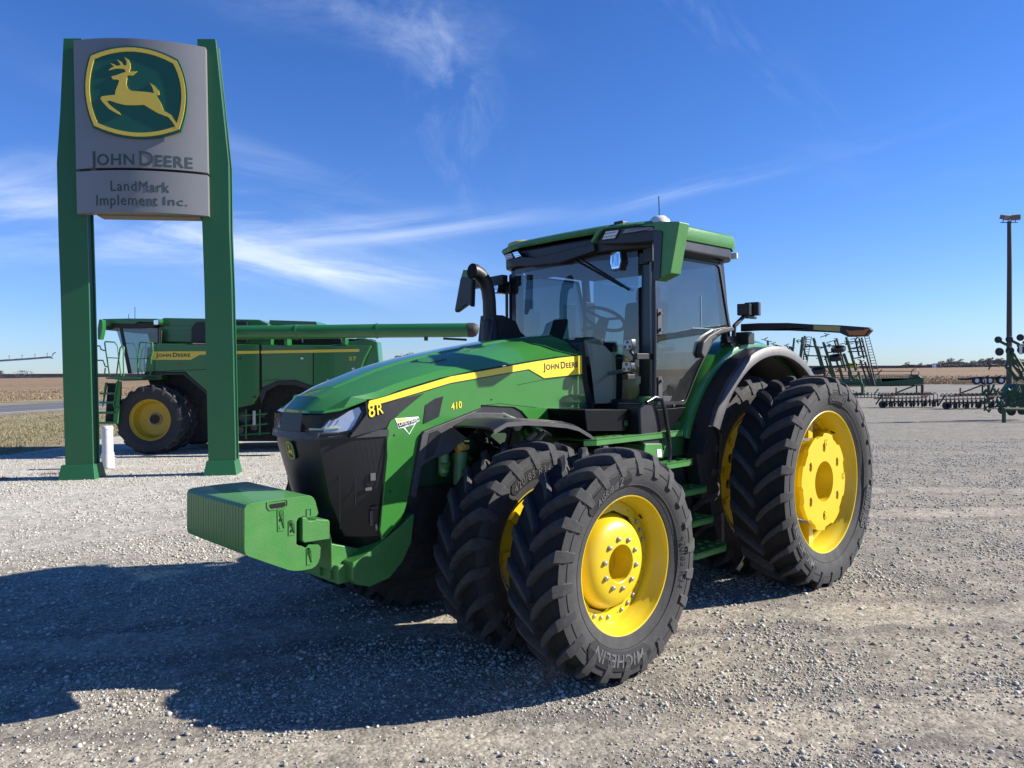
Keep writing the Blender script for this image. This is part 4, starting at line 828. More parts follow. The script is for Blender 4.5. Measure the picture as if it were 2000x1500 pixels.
#=============================================================== SETTING
def sheet(name, P, z, m_, label, cat='ground', kind='structure'):
    mb = MB(); mb.add([(a, b, z) for a, b in P], [tuple(range(len(P)))]); return tag(mb.build(name, m_, recalc=False), label, cat, kind=kind)
def gmat(name, fn):
    mm = bpy.data.materials.new(name); mm.use_nodes = True; t = mm.node_tree; b = t.nodes['Principled BSDF']; b.inputs['Roughness'].default_value = .95; b.inputs['Specular IOR Level'].default_value = .2
    tcn = nd(t, 'ShaderNodeTexCoord'); fn(t, b, tcn.outputs['Object']); return mm
def noise(t, v_, sc_, det=6, rough=.6, scl=None, rot=0, loc=(0, 0, 0)):
    if scl or rot:
        mp = nd(t, 'ShaderNodeMapping'); mp.inputs['Scale'].default_value = scl or (1, 1, 1); mp.inputs['Rotation'].default_value = (0, 0, rot); mp.inputs['Location'].default_value = loc; t.links.new(v_, mp.inputs[0]); v_ = mp.outputs[0]
    n = nd(t, 'ShaderNodeTexNoise', i_Scale=sc_, i_Detail=det, i_Roughness=rough); t.links.new(v_, n.inputs['Vector']); return n.outputs[0]
def rampf(t, x, a, b, lo=0., hi=1.):
    m_ = nd(t, 'ShaderNodeMapRange', interpolation_type='SMOOTHSTEP'); m_.inputs[1].default_value = a; m_.inputs[2].default_value = b; m_.inputs[3].default_value = lo; m_.inputs[4].default_value = hi; t.links.new(x, m_.inputs[0]); return m_.outputs[0]
def mixc(t, f, a, b, mode='MIX'):
    m_ = nd(t, 'ShaderNodeMix', data_type='RGBA', blend_type=mode)
    for k, q in ((0, f), (6, a), (7, b)):
        if isinstance(q, (int, float)): m_.inputs[k].default_value = q
        elif isinstance(q, tuple): m_.inputs[k].default_value = (*q, 1)
        else: t.links.new(q, m_.inputs[k])
    return m_.outputs[2]
def gravel_fn(t, b, v_):
    sxz = nd(t, 'ShaderNodeSeparateXYZ'); t.links.new(v_, sxz.inputs[0])
    big = noise(t, v_, .35, 5); trk = noise(t, v_, .9, 6, .6, (1, .22, 1), R_(-35)); fine = noise(t, v_, 35, 8, .75); fine2 = noise(t, v_, 11, 6, .7)
    col = mixc(t, rampf(t, big, .35, .65), (.250, .222, .176), (.208, .192, .160))
    col = mixc(t, rampf(t, trk, .40, .62), col, (.282, .250, .196))
    # packed wheel lanes curving across the yard
    dx_ = mth(t, 'ADD', sxz.outputs[0], -3.0); dy_ = mth(t, 'ADD', sxz.outputs[1], 26.0); rr_ = mth(t, 'SQRT', mth(t, 'ADD', mth(t, 'MULTIPLY', dx_, dx_), mth(t, 'MULTIPLY', dy_, dy_))); rr_ = mth(t, 'ADD', rr_, mth(t, 'MULTIPLY', big, 1.2))
    lane = None
    for c_, w_l in ((30.9, .30), (32.9, .34), (37.2, .4), (39.3, .4), (45.0, .55), (47.2, .5)):
        g_l = mth(t, 'EXPONENT', mth(t, 'MULTIPLY', mth(t, 'POWER', mth(t, 'ABSOLUTE', mth(t, 'DIVIDE', mth(t, 'ADD', rr_, -c_), w_l)), 2.), -1.)); lane = g_l if lane is None else mth(t, 'ADD', lane, g_l)
    lane = mth(t, 'MULTIPLY', lane, rampf(t, trk, .3, .6, .35, 1.0))
    col = mixc(t, mth(t, 'MULTIPLY', lane, .85, clamp=True), col, (.335, .295, .230))
    edge = mth(t, 'MULTIPLY', rampf(t, lane, .02, .16), rampf(t, lane, .22, .45, 1., 0.)); col = mixc(t, mth(t, 'MULTIPLY', edge, .55), col, (.145, .128, .118))
    # pale crushed stone by the sign
    d1 = mth(t, 'ADD', mth(t, 'MULTIPLY', sxz.outputs[1], .09), mth(t, 'MULTIPLY', sxz.outputs[0], -.10)); d1 = mth(t, 'ADD', d1, mth(t, 'MULTIPLY', big, .9))
    pale = rampf(t, d1, 1.35, 2.3)
    col = mixc(t, pale, col, (.415, .392, .330))
    # cooler worn gravel out in the yard on the right
    d2 = mth(t, 'ADD', mth(t, 'ADD', mth(t, 'MULTIPLY', sxz.outputs[1], .05), mth(t, 'MULTIPLY', sxz.outputs[0], .04)), mth(t, 'MULTIPLY', fine2, .5))
    col = mixc(t, rampf(t, d2, .85, 1.8), col, (.215, .200, .168))
    vo = nd(t, 'ShaderNodeTexVoronoi', i_Scale=42); t.links.new(v_, vo.inputs['Vector'])
    vo2 = nd(t, 'ShaderNodeTexVoronoi', i_Scale=17, feature='F1'); t.links.new(v_, vo2.inputs['Vector'])
    bw = nd(t, 'ShaderNodeRGBToBW'); t.links.new(vo.outputs['Color'], bw.inputs[0]); bw2 = nd(t, 'ShaderNodeRGBToBW'); t.links.new(vo2.outputs['Color'], bw2.inputs[0])
    k = mth(t, 'MULTIPLY', rampf(t, bw.outputs[0], 0.15, .85, .76, 1.24), rampf(t, fine, .3, .7, .78, 1.22))
    k = mth(t, 'MULTIPLY', k, rampf(t, bw2.outputs[0], .1, .9, .84, 1.16))
    k = mth(t, 'MULTIPLY', k, rampf(t, noise(t, v_, 5.5, 6, .8), .3, .7, .80, 1.20)); k = mth(t, 'MULTIPLY', k, rampf(t, noise(t, v_, 1.6, 8, .7), .3, .7, .86, 1.14))
    cb = nd(t, 'ShaderNodeCombineXYZ'); 
    for i in range(3): t.links.new(k, cb.inputs[i])
    col = mixc(t, 1., col, cb.outputs[0], 'MULTIPLY'); t.links.new(col, b.inputs['Base Color'])
    h = mth(t, 'SUBTRACT', mth(t, 'MULTIPLY', fine, .6), mth(t, 'MULTIPLY', vo.outputs['Distance'], 1.1)); h = mth(t, 'ADD', h, mth(t, 'MULTIPLY', fine2, .8))
    bu = nd(t, 'ShaderNodeBump', i_Strength=.5, i_Distance=.008); t.links.new(h, bu.inputs['Height']); t.links.new(bu.outputs[0], b.inputs['Normal'])
GRAV = gmat('gravel', gravel_fn)
def field_fn(t, b, v_):
    a = noise(t, v_, .05, 6, .6, (.25, 1, 1)); f = noise(t, v_, .9, 8, .75, (.6, 1, 1)); g = noise(t, v_, .25, 6, .7, (.15, 1.2, 1))
    col = mixc(t, rampf(t, a, .42, .60), (.225, .145, .080), (.115, .082, .060)); col = mixc(t, rampf(t, f, .42, .62, 0, .8), col, (.36, .27, .16)); col = mixc(t, rampf(t, g, .5, .66, 0, .6), col, (.11, .08, .062)); t.links.new(col, b.inputs['Base Color'])
    bu = nd(t, 'ShaderNodeBump', i_Strength=.8, i_Distance=.25); t.links.new(f, bu.inputs['Height']); t.links.new(bu.outputs[0], b.inputs['Normal'])
FIELD = gmat('corn_stubble_field', field_fn)
def verge_fn(t, b, v_):
    a = noise(t, v_, .5, 6, .65, (1, .5, 1)); f = noise(t, v_, 7, 8, .75)
    col = mixc(t, rampf(t, a, .40, .62), (.27, .22, .13), (.13, .135, .07)); col = mixc(t, rampf(t, f, .45, .7, 0, .7), col, (.42, .35, .21)); col = mixc(t, rampf(t, noise(t, v_, 1.3, 5), .56, .7, 0, .8), col, (.13, .085, .06)); t.links.new(col, b.inputs['Base Color'])
    bu = nd(t, 'ShaderNodeBump', i_Strength=.9, i_Distance=.08); t.links.new(f, bu.inputs['Height']); t.links.new(bu.outputs[0], b.inputs['Normal'])
VERGE = gmat('dry_grass_ground', verge_fn)
ASPH = mat('worn_asphalt', (.105, .105, .11), .85, var=.12, vscale=.6, bump=.3, bscale=80)
sheet('ground', [(-4000, -60), (4000, -60), (4000, 7000), (-4000, 7000)], -.020, FIELD, 'harvested corn field running flat to the horizon')
def rdp(n_, s0): return (.976*n_+.216*s0, -.216*n_+.976*s0)      # n across the road, s along
sheet('grass_verge', [(-13.05, -40), (-13.25, 22), (-13.2, 84.5), (120, 84.5), (120, 90), (-22, 90), rdp(-36.2, 700), rdp(-36.2, -60)], -.012, VERGE, 'dry grass verge between the gravel yard and the road')
sheet('far_verge', [rdp(-49.0, -60), rdp(-49.0, 1200), rdp(-55.5, 1200), rdp(-55.5, -60)], -.014, VERGE, 'strip of dry grass on the far side of the road')
rd = sheet('road', [rdp(-36.0, -60), rdp(-36.0, 1200), rdp(-49.2, 1200), rdp(-49.2, -60)], -.008, ASPH, 'grey asphalt road crossing behind the sign', 'road')
sh_ = MB(); sh_.add([(*rdp(a, s_), -.0055) for a, s_ in ((-36.0, -60), (-36.0, 1200), (-37.9, 1200), (-37.9, -60))], [(0, 1, 2, 3)]); sh_.build('road_shoulder', mat('shoulder_gravel', (.20, .18, .165), .95, var=.3, vscale=3), rd, recalc=False)
for n0, n1, m_ in ((-38.05, -38.28, WHITE), (-47.9, -48.1, WHITE), (-43.0, -43.12, YREF)):
    mb = MB(); mb.add([(*rdp(a, s_), -.003) for a, s_ in ((n0, -60), (n0, 1200), (n1, 1200), (n1, -60))], [(0, 1, 2, 3)]); mb.build('road_line', m_, rd, recalc=False)
yd = [(-12.6, -40), (-12.9, 10)]+[(-13.1+.25*math.sin(k*1.7)+.15*math.sin(k*3.1), 10+k*1.5) for k in range(50)]+[(-13, 84), (30, 83), (60, 86), (200, 84), (200, -40)]
sheet('gravel_yard', yd, 0, GRAV, 'crushed limestone gravel yard under the tractor and sign')
# loose stones
def stones():
    bm = bmesh.new(); bmesh.ops.create_icosphere(bm, subdivisions=1, radius=1); bv = np.array([v_.co[:] for v_ in bm.verts]); bf = np.array([[q.index for q in f.verts] for f in bm.faces]); bm.free()
    pr = []
    for k in range(10): pr.append(bv*(1+rng.uniform(-.22, .22, (len(bv), 1)))*rng.uniform(.65, 1.15, (1, 3)))
    pr = np.array(pr)
    def vnoise(x, y, f, sd):
        r2 = np.random.default_rng(sd); G = r2.random((64, 64)); xi = x*f; yi = y*f; x0 = np.floor(xi).astype(int); y0 = np.floor(yi).astype(int); fx = xi-x0; fy = yi-y0; fx = fx*fx*(3-2*fx); fy = fy*fy*(3-2*fy)
        g = lambda a, b: G[a % 64, b % 64]
        return (g(x0, y0)*(1-fx)+g(x0+1, y0)*fx)*(1-fy)+(g(x0, y0+1)*(1-fx)+g(x0+1, y0+1)*fx)*fy
    xs, ys, ss = [], [], []
    for (y0, y1, den, s0, sg_) in ((2.1, 5.2, 6000, .0042, .58), (5.2, 10, 2100, .0060, .55), (10, 21, 320, .0115, .45)):
        n_ = int((y1-y0)*(y0+y1)*.75*den); y = rng.uniform(y0, y1, n_*2); x = rng.uniform(-1, 1, n_*2)*(.72*y1+.4); ok = np.abs(x) < .72*y+.4; x = x[ok][:n_]; y = y[ok][:n_]
        d = .55*vnoise(x, y, 1.1, 1)+.45*vnoise(x+7, y-3, 3.1, 2)
        cr = .40+1.4*np.clip((d-.36)/.3, 0, 1)**1.5; rr_ = np.hypot(x-3, y+26)+.6; ln = sum(np.exp(-((rr_-c_)/w_)**2) for c_, w_ in ((30.9, .32), (32.9, .34), (37.2, .4), (39.3, .4), (45., .5), (47.2, .5))); cr = cr*np.clip(1-.85*ln, .08, 1); keep = rng.random(len(x)) < np.clip(cr/1.75, 0, 1)
        x = x[keep]; y = y[keep]; s = s0*np.exp(rng.normal(0, sg_, len(x))); s = np.clip(s, .0016, .022); xs.append(x); ys.append(y); ss.append(s)
    x = np.concatenate(xs); y = np.concatenate(ys); s = np.concatenate(ss); n_ = len(x)
    P = pr[rng.integers(0, 10, n_)]                          # n,12,3
    a = rng.uniform(0, 2*PI, n_); tz = rng.uniform(-.35, .35, n_); ca, sa_ = np.cos(a), np.sin(a); ct, st_ = np.cos(tz), np.sin(tz)
    X_ = P[:, :, 0]; Y_ = P[:, :, 1]; Z_ = P[:, :, 2]*.58; Y2 = Y_*ct[:, None]-Z_*st_[:, None]; Z2 = Y_*st_[:, None]+Z_*ct[:, None]
    V = np.stack([(X_*ca[:, None]-Y2*sa_[:, None])*s[:, None]+x[:, None], (X_*sa_[:, None]+Y2*ca[:, None])*s[:, None]+y[:, None], Z2*s[:, None]+s[:, None]*.30], -1).reshape(-1, 3)
    F = (bf[None]+np.arange(n_)[:, None, None]*len(bv)).reshape(-1, 3)
    me = bpy.data.meshes.new('loose_gravel'); me.vertices.add(len(V)); me.vertices.foreach_set('co', V.ravel()); me.loops.add(F.size); me.loops.foreach_set('vertex_index', F.ravel().astype(np.int32)); me.polygons.add(len(F)); me.polygons.foreach_set('loop_start', np.arange(0, F.size, 3, dtype=np.int32)); me.update(calc_edges=True)
    mm = bpy.data.materials.new('limestone_chips'); mm.use_nodes = True; t = mm.node_tree; b = t.nodes['Principled BSDF']; b.inputs['Roughness'].default_value = .9
    ge = nd(t, 'ShaderNodeNewGeometry'); cr = nd(t, 'ShaderNodeValToRGB'); cr.color_ramp.elements[0].color = (.26, .248, .205, 1); cr.color_ramp.elements[1].color = (.59, .57, .49, 1); e = cr.color_ramp.elements.new(.5); e.color = (.41, .395, .335, 1); t.links.new(ge.outputs['Random Per Island'], cr.inputs[0])
    tcn = nd(t, 'ShaderNodeTexCoord'); f = noise(t, tcn.outputs['Object'], 90, 4); col = mixc(t, rampf(t, f, .4, .75, 0, .35), cr.outputs[0], (.30, .24, .20)); t.links.new(col, b.inputs['Base Color'])
    me.materials.append(mm); o = obj('loose_gravel', me); tag(o, 'loose pale limestone chips scattered over the yard', 'gravel', kind='stuff')
stones()
def blades(name, pts, h, wd, m_, label, cat, kind='stuff', nb=5):
    mb = MB()
    for (x, y, s_) in pts:
        for k in range(nb):
            a = random.uniform(0, 2*PI); l = h*s_*random.uniform(.5, 1.2); dx, dy = math.cos(a), math.sin(a); lean = random.uniform(.1, .9)*l; px_, py_ = x+random.uniform(-.06, .06), y+random.uniform(-.06, .06)
            mb.add([(px_-dy*wd, py_+dx*wd, -.02), (px_+dy*wd, py_-dx*wd, -.02), (px_+dx*lean, py_+dy*lean, l)], [(0, 1, 2)])
    return tag(mb.build(name, m_, recalc=False), label, cat, kind=kind)
STRAW = mat('dry_straw', (.25, .215, .12), .9, var=.35, vscale=.7, dust=.5, dcol=(.15, .15, .07))
blades('dry_grass', [(-13.2-abs(random.gauss(0, 1))*9*random.random()-random.uniform(0, 5), random.uniform(17, 44), random.uniform(.6, 1.2)) for _ in range(9000)], .085, .010, STRAW, 'short dry grass growing on the verge', 'grass')
blades('dead_weeds', [(cx_+random.gauss(0, .22), cy_+random.gauss(0, .10), random.uniform(.5, 1)) for cx_, cy_ in ((-9.6, 15.9), (-10.2, 15.2), (-11.0, 15.3), (-9.1, 16.6)) for _ in range(60)], .05, .008, mat('dead_brown_stalks', (.13, .075, .055), .9, var=.3), 'low brown dead weeds in the gravel left of the sign', 'weeds')
blades('corn_stubble', [(random.uniform(38, 60+(y-84)*.9), y, random.uniform(.6, 1.3)) for y in [84.5+random.random()**1.8*70 for _ in range(5000)]]+[(x, y, random.uniform(.6, 1.3)) for x, y in [rdp(-56-random.random()**1.5*40, random.uniform(40, 130)) for _ in range(3500)]], .20, .035, mat('corn_stalk', (.30, .22, .13), .9, var=.3, vscale=.3), 'cut corn stalks standing in the field', 'stubble')

#=============================================================== SIGN
SX, SY, SYAW = (-8.8968,14.8611,0.15678)
SG = thing('dealer_sign', 'tall sign with silver panel and leaping deer emblem between two green posts', 'sign', (SX, SY, 0), SYAW)
UVZ = lambda u, v, w_: (u, w_, v)
LP_ = [(0.257,8.622),(0.168,7.216),(0.085,6.194),(0.085,5.175),(0.087,4.587),(0.099,3.788),(0.118,0.244),(0.629,0.248),(0.621,3.79),(0.61,5.155),(0.591,8.641)]
RP_ = [(2.735,8.748),(2.761,5.15),(2.782,3.802),(2.796,0.232),(3.321,0.232),(3.306,3.805),(3.285,4.939),(3.295,6.292),(3.088,8.768)]
for P, ins in ((LP_, 1), (RP_, 1)):
    lowz = min(p[1] for p in P); P = [(a, b if b > .5 else .28) for a, b in P]
    mb = MB(); mb.prism(P, .10, .15, UVZ); po = mb.build('sign_post', GREENS, SG, bevel=.006)
    ux = [p[0] for p in P if p[1] < 3]; a0, a1 = min(ux), max(ux); zt = max(p[1] for p in P)
    cxp = (a0+a1)/2; Q = [(cxp+(a-cxp)*.86, b-.06 if b > 1 else b) for a, b in P]
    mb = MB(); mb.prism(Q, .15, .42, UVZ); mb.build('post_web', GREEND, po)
    mb = MB(); mb.prism([(a, b-.05 if b > 1 else b) for a, b in P], .42, .47, UVZ); mb.build('rear_plate', GREENS, po, bevel=.006)
for P in ([(0.003,-0.01),(0.66,-0.019),(0.665,0.244),(0.042,0.254)], [(2.712,-0.021),(3.307,0.004),(3.331,0.248),(2.741,0.235)]):
    u0 = min(p[0] for p in P)-.0; u1 = max(p[0] for p in P)+.03; mb = MB(); mb.add([(u0, 0, -.02), (u1, 0, -.02), (u1, .62, -.02), (u0, .62, -.02), (u0+.05, .07, .29), (u1-.05, .07, .29), (u1-.05, .54, .29), (u0+.05, .54, .29)], [(0, 1, 5, 4), (1, 2, 6, 5), (2, 3, 7, 6), (3, 0, 4, 7), (4, 5, 6, 7)]); mb.build('post_base', GREENS, SG, bevel=.008)
c1 = [(0.487,8.464),(2.91,8.596),(2.929,6.064),(0.493,6.014)]; c2 = [(0.495,5.969),(2.934,6.028),(2.949,5.211),(0.487,5.178)]
uL = (c1[0][0]+c1[3][0])/2; uR = (c1[1][0]+c1[2][0])/2; uc, hw_ = (uL+uR)/2, (uR-uL)/2
vb = lambda u: -.05-.24*(1-min(1, abs((u-uc)/hw_))**2)
def cpanel(name, z0, z1):
    us = np.linspace(uL, uR, 17); mb = MB()
    mb.grid([[(u, vb(u), z1) for u in us], [(u, vb(u), z0) for u in us]]); mb.grid([[(u, vb(u), z1) for u in us], [(u, .09, z1) for u in us]]); mb.grid([[(u, vb(u), z0) for u in us], [(u, .09, z0) for u in us]])
    for u in (uL, uR): mb.add([(u, vb(u), z0), (u, vb(u), z1), (u, .09, z1), (u, .09, z0)], [(0, 1, 2, 3)])
    return mb.build(name, SILV, SG, smooth=25)
z_t = (c1[0][1]+c1[1][1])/2; z_m = (c1[2][1]+c1[3][1])/2; z_m2 = (c2[0][1]+c2[1][1])/2; z_b = (c2[2][1]+c2[3][1])/2
p1 = cpanel('sign_panel', z_m+.01, z_t); p2 = cpanel('name_panel', z_b, z_m2)
mb = MB(); mb.prism([(uL+.35, z_b-.03), (uR-.18, z_b-.03), (uR-.18, z_t-.1), (uL+.35, z_t-.1)], .0, .36, UVZ); mb.build('panel_box', mat('panel_underside', (.20, .165, .12), .6), SG)
SF = lambda u, v, w_: (u, vb(u)-w_, v)
sh = [(0.773,7.427),(2.639,7.51),(1.697,7.468),(1.714,8.367),(1.68,6.597)]
ec = (sh[2][0], sh[2][1]); ew = sh[1][0]-sh[0][0]
emblem(lambda u, v, w_: (ec[0]+u, -.275-w_, ec[1]+v*((sh[3][1]-sh[4][1])/610)/(ew/680)), ew, p1, (SHG, GOLD), .03, .03)
def sign_text(parts, P, h, parent, **kw):
    (ua, za), (ub, zb_) = P
    return text_obj('sign_lettering', parts, lambda a, b, c: (ua+a, vb(ua+a)-.004-c, za+b), SILL, parent, width=ub-ua, height=h, **kw)
sign_text(small_caps(['JOHN', 'DEERE']), [(0.786,6.1),(2.666,6.157)], .27, p1, bold=.008, gap=.10, depth=.004)
sign_text([('LandMark', 1)], [(1.175,5.599),(2.25,5.625)], .195, p2, bold=.0, depth=.003)
sign_text([('Implement', 1)], [(0.891,5.327),(2.037,5.352)], .20, p2, bold=.0, depth=.003)
sign_text([('Inc.', 1)], [(2.148,5.354),(2.559,5.363)], .155, p2, bold=.0, depth=.003)
# bollard
BX, BY = -8.94, 16.83
bo_ = thing('bollard', 'white plastic pipe bollard beside the left sign post', 'bollard', (BX, BY, 0))
mb = MB(); mb.lathe([(.128, -.02), (.128, .34)], 28, axis='z'); mb.build('pipe_sleeve', WHITE, bo_, smooth=40)
mb = MB(); mb.lathe([(0, .935), (.105, .93), (.118, .91), (.120, .86), (.112, .855), (.112, .33)], 28, axis='z'); mb.build('pipe_cap', WHITE, bo_, smooth=40)

#=============================================================== COMBINE
CY = 19.6
CB = thing('combine_harvester', 'green combine harvester with long unloading auger parked behind the sign', 'combine', (-9.4, CY, 0))
def WF(u, v, w_): return (u+9.4, w_, v)
def cpr(name, P, y0, y1, m_, bevel=.02, parent=None):
    mb = MB(); mb.prism(P, y0, y1, WF); return mb.build(name, m_, parent or CB, bevel=bevel)
CG = mat('combine_green', (.016, .135, .032), .32, coat=.4, var=.05, vscale=2, dust=.03)
cpr('side_body', [(-9.249,2.859),(-3.653,2.738),(-3.831,2.407),(-3.999,1.943),(-5.11,1.663),(-5.655,1.829),(-6.108,1.835),(-6.511,1.68),(-6.567,1.507),(-6.759,1.242),(-7.121,1.166),(-7.346,1.249),(-7.474,1.544),(-7.967,1.577),(-8.517,2.104),(-9.557,2.117),(-9.497,2.476)], .30, .55, CG, .03)
cpr('grain_tank', [(-9.322,3.479),(-9.19,3.552),(-8.064,3.518),(-6.672,3.474),(-6.431,3.363),(-6.339,3.186),(-6.346,2.794),(-9.334,2.912)], .62, 3.2, CG, .03)
cpr('lower_chassis', [(-9.845,2.147),(-4.117,2.077),(-4.972,0.203),(-7.31,0.231),(-9.236,0.254)], .9, 3.0, DARK, .02)
cpr('rear_hood', [(-3.805,2.93),(-3.521,2.832),(-3.476,2.233),(-3.673,1.8),(-4.093,1.056),(-5.182,1.069),(-4.882,2.753)], .5, 1.1, CG, .03)
cpr('deck_machinery', [(-6.5,3.021),(-3.742,2.934),(-3.745,2.742),(-6.505,2.776)], .9, 1.5, BLK, .01)
cpr('tank_extension', [(-6.483,3.478),(-5.222,3.422),(-5.195,3.339),(-6.485,3.355)], .9, 2.0, CG, .01)
cpr('auger_recess', [(-8.441,2.886),(-8.419,3.285),(-8.302,3.418),(-7.53,3.446),(-6.959,3.41),(-6.969,2.877)], .54, .64, BLK, .01)
P = [(-7.673,3.104),(-5.491,3.093),(-3.433,3.1),(-1.095,3.093)]
yA = -.05
mb = MB(); mb.tube([WF(P[0][0], P[0][1], yA), WF(P[1][0], P[1][1], yA), WF(P[2][0], P[2][1], yA), WF(P[3][0], P[3][1], yA)], .178, 28); mb.tube([WF(P[0][0]+.05, P[0][1], yA), WF(P[0][0]-.1, P[0][1]-.05, .8)], .178, 20); au = mb.build('unloading_auger', CG, CB, smooth=40)
for q_ in (1, 2):
    mb = MB(); mb.tube([WF(P[q_][0]-.025, P[q_][1], yA), WF(P[q_][0]+.025, P[q_][1], yA)], .195, 28); mb.build('auger_flange', CG, au)
mb = MB(); mb.tube([WF(P[3][0]-.02, P[3][1], yA), WF(P[3][0]+.12, P[3][1], yA), WF(P[3][0]+.21, P[3][1]-.01, yA), WF(P[3][0]+.26, P[3][1]-.02, yA)], [.185, .185, .15, .06], 24); mb.build('auger_boot', mat('brown_rubber', (.035, .028, .026), .7), au, smooth=50)
mb = MB(); mb.box(WF(P[2][0]+1.25, P[2][1]-.22, yA), (.09, .09, .09)); mb.tube([WF(P[3][0]-.65, P[3][1]-.21, yA), WF(P[3][0]-.05, P[3][1]-.25, yA)], .03, 8); mb.build('auger_lamp', BLK, au)
for q_ in (-.9, -2.4):
    mb = MB(); mb.box(WF(P[2][0]+q_, P[2][1]-.25, .35), (.08, .4, .16)); mb.build('auger_rest', CG, CB)
ST = [(-9.36,2.653),(-7.96,2.644),(-6.921,2.638),(-3.961,2.655),(-3.962,2.582),(-6.922,2.565),(-7.962,2.559),(-8.122,2.552),(-8.351,2.426),(-9.404,2.439)]
cpr('yellow_stripe', ST, .290, .31, mat('combine_stripe', (.75, .55, .07), .4), 0)
q = [(-9.259,2.508),(-8.363,2.498)]
text_obj('brand_lettering', small_caps(['JOHN', 'DEERE']), lambda a, b, c: WF(q[0][0]+a, q[0][1]+b, .286), BLK, CB, width=q[1][0]-q[0][0], height=.105, bold=.02, gap=.1)
q2 = [(-4.238,2.359),(-4.046,2.357)]
text_obj('model_badge', [('S7', 1)], lambda a, b, c: WF(q2[0][0]+a, q2[0][1]+b, .294), GOLD, CB, width=.20, height=.10, bold=.03)
q3 = [(-4.405,1.897),(-4.117,1.903)]
text_obj('model_number', [('700', 1)], lambda a, b, c: WF(q3[0][0]+a, q3[0][1]+b, .294), GOLD, CB, width=.28, height=.09)
mb = MB(); ws_ = [(-6.54,2.802),(-6.563,1.523)]
mb.prism([(ws_[0][0]-.02, ws_[0][1]), (ws_[0][0]+.02, ws_[0][1]), (ws_[1][0]+.02, ws_[1][1]), (ws_[1][0]-.02, ws_[1][1])], .288, .31, WF); mb.build('panel_gap', HOLE, CB)
cpr('rear_arch_trim', [(-6.588,1.523),(-6.49,1.682),(-6.102,1.863),(-5.654,1.87),(-5.081,1.665),(-4.825,1.63),(-5.02,1.504),(-5.147,1.57),(-5.656,1.736),(-6.072,1.741),(-6.395,1.585),(-6.529,1.234)], .27, .5, BLK, .01)
cpr('front_arch_trim', [(-9.565,2.114),(-8.513,2.101),(-7.925,1.582),(-7.927,1.496),(-8.543,2.031),(-9.567,2.043)], .28, .5, BLK, .01)
# cab
cpr('cab_roof', [(-10.717,3.478),(-10.659,3.52),(-9.992,3.526),(-9.196,3.508),(-9.198,3.411),(-9.738,3.437),(-9.824,3.382),(-10.435,3.403),(-10.456,3.341),(-10.692,3.321)], .35, 2.6, CG, .03)
cpr('roof_front', [(-10.728,3.378),(-10.448,3.418),(-9.198,3.431),(-9.199,3.346),(-9.713,3.224),(-10.337,3.289),(-10.481,3.234),(-10.651,3.236),(-10.722,3.265)], .40, 2.5, BLK, .02)
for y_ in (.38, 2.45):
    mb = MB(); mb.prism([(-10.324,3.26),(-9.201,3.261),(-9.223,2.855),(-9.327,2.651),(-9.573,2.455),(-9.565,2.114),(-9.964,2.09),(-10.072,2.376)], y_, y_+.01, WF); mb.build('cab_glass', GLASS, CB, recalc=False)
    for P in ([(-10.23,3.273),(-10.162,3.272),(-9.95,2.09),(-10.035,2.091)], [(-9.235,3.261),(-9.187,3.26),(-9.195,2.849),(-9.238,2.849)]):
        cpr('cab_pillar', P, y_-.02, y_+.04, BLK, .005)
cpr('cab_rear_wall', [(-9.573,3.166),(-9.202,3.218),(-9.217,2.48),(-9.565,2.114),(-9.494,2.852)], .5, 2.4, DARK, .01)
cpr('cab_interior', [(-9.822,2.799),(-9.652,2.769),(-9.632,2.314),(-9.875,2.26)], 1.0, 1.7, BLK, .03)
cpr('cab_floor', [(-10.592,2.007),(-9.567,2.014),(-9.501,2.483),(-9.252,2.855),(-9.181,2.854),(-9.228,1.911),(-10.224,1.894),(-10.593,1.961)], .5, 2.2, CG, .02)
cpr('cab_mirror', [(-10.566,3.49),(-10.476,3.475),(-10.475,3.233),(-10.537,2.973),(-10.611,2.965),(-10.611,3.263)], .0, .18, CG, .02)
for q_ in (1,):
    pp = [(-10.133,3.542),(-10.126,3.882),(-10.301,3.544),(-10.298,3.691)]
    mb = MB(); mb.tube([WF(*pp[0], 1.0), WF(*pp[1], 1.0)], .008, 5); mb.build('antenna', BLK, CB); mb = MB(); mb.tube([WF(*pp[2], 1.0), WF(*pp[3], 1.0)], .008, 5); mb.build('antenna', BLK, CB)
lampq = [(-9.227,3.411)]
mb = MB(); mb.box(WF(lampq[0][0], lampq[0][1], .3), (.12, .1, .14)); mb.build('work_lamp', CHR, CB, bevel=.02)
for i in range(3):
    lq = [(-9.085,3.387),(-8.469,2.925)]; z1_ = lq[0][1]-.12*i-.05
    mb = MB(); mb.prism([(lq[0][0], z1_), (lq[1][0], z1_), (lq[1][0], z1_-.012), (lq[0][0], z1_-.012)], .598, .622, WF); mb.build('tank_rib', CG, CB)
for P in ([(-6.518,2.786),(-6.532,1.239)], [(-7.562,2.559),(-7.58,1.586)], [(-5.162,2.557),(-5.177,1.69)], [(-9.33,2.127),(-7.969,2.164)], [(-6.508,1.84),(-6.067,1.888)]):
    (a, b), (c, d) = P; wd_ = .012; mb = MB(); mb.prism([(a-wd_, b), (c-wd_, d), (c+wd_, d+wd_), (a+wd_, b+wd_)], .292, .31, WF); mb.build('panel_seam', HOLE, CB)
for p, m_ in zip([(-6.715,1.442),(-6.462,1.452),(-8.633,2.332),(-5.458,2.427),(-4.8,1.859),(-7.057,2.446),(-4.129,2.144)], (BLK, BLK, RED, WHITE, YREF, BLK, WHITE)):
    mb = MB(); mb.box(WF(p[0], p[1], .296), (.07, .02, .045)); mb.build('latch' if m_ is BLK else 'warning_sticker', m_, CB)
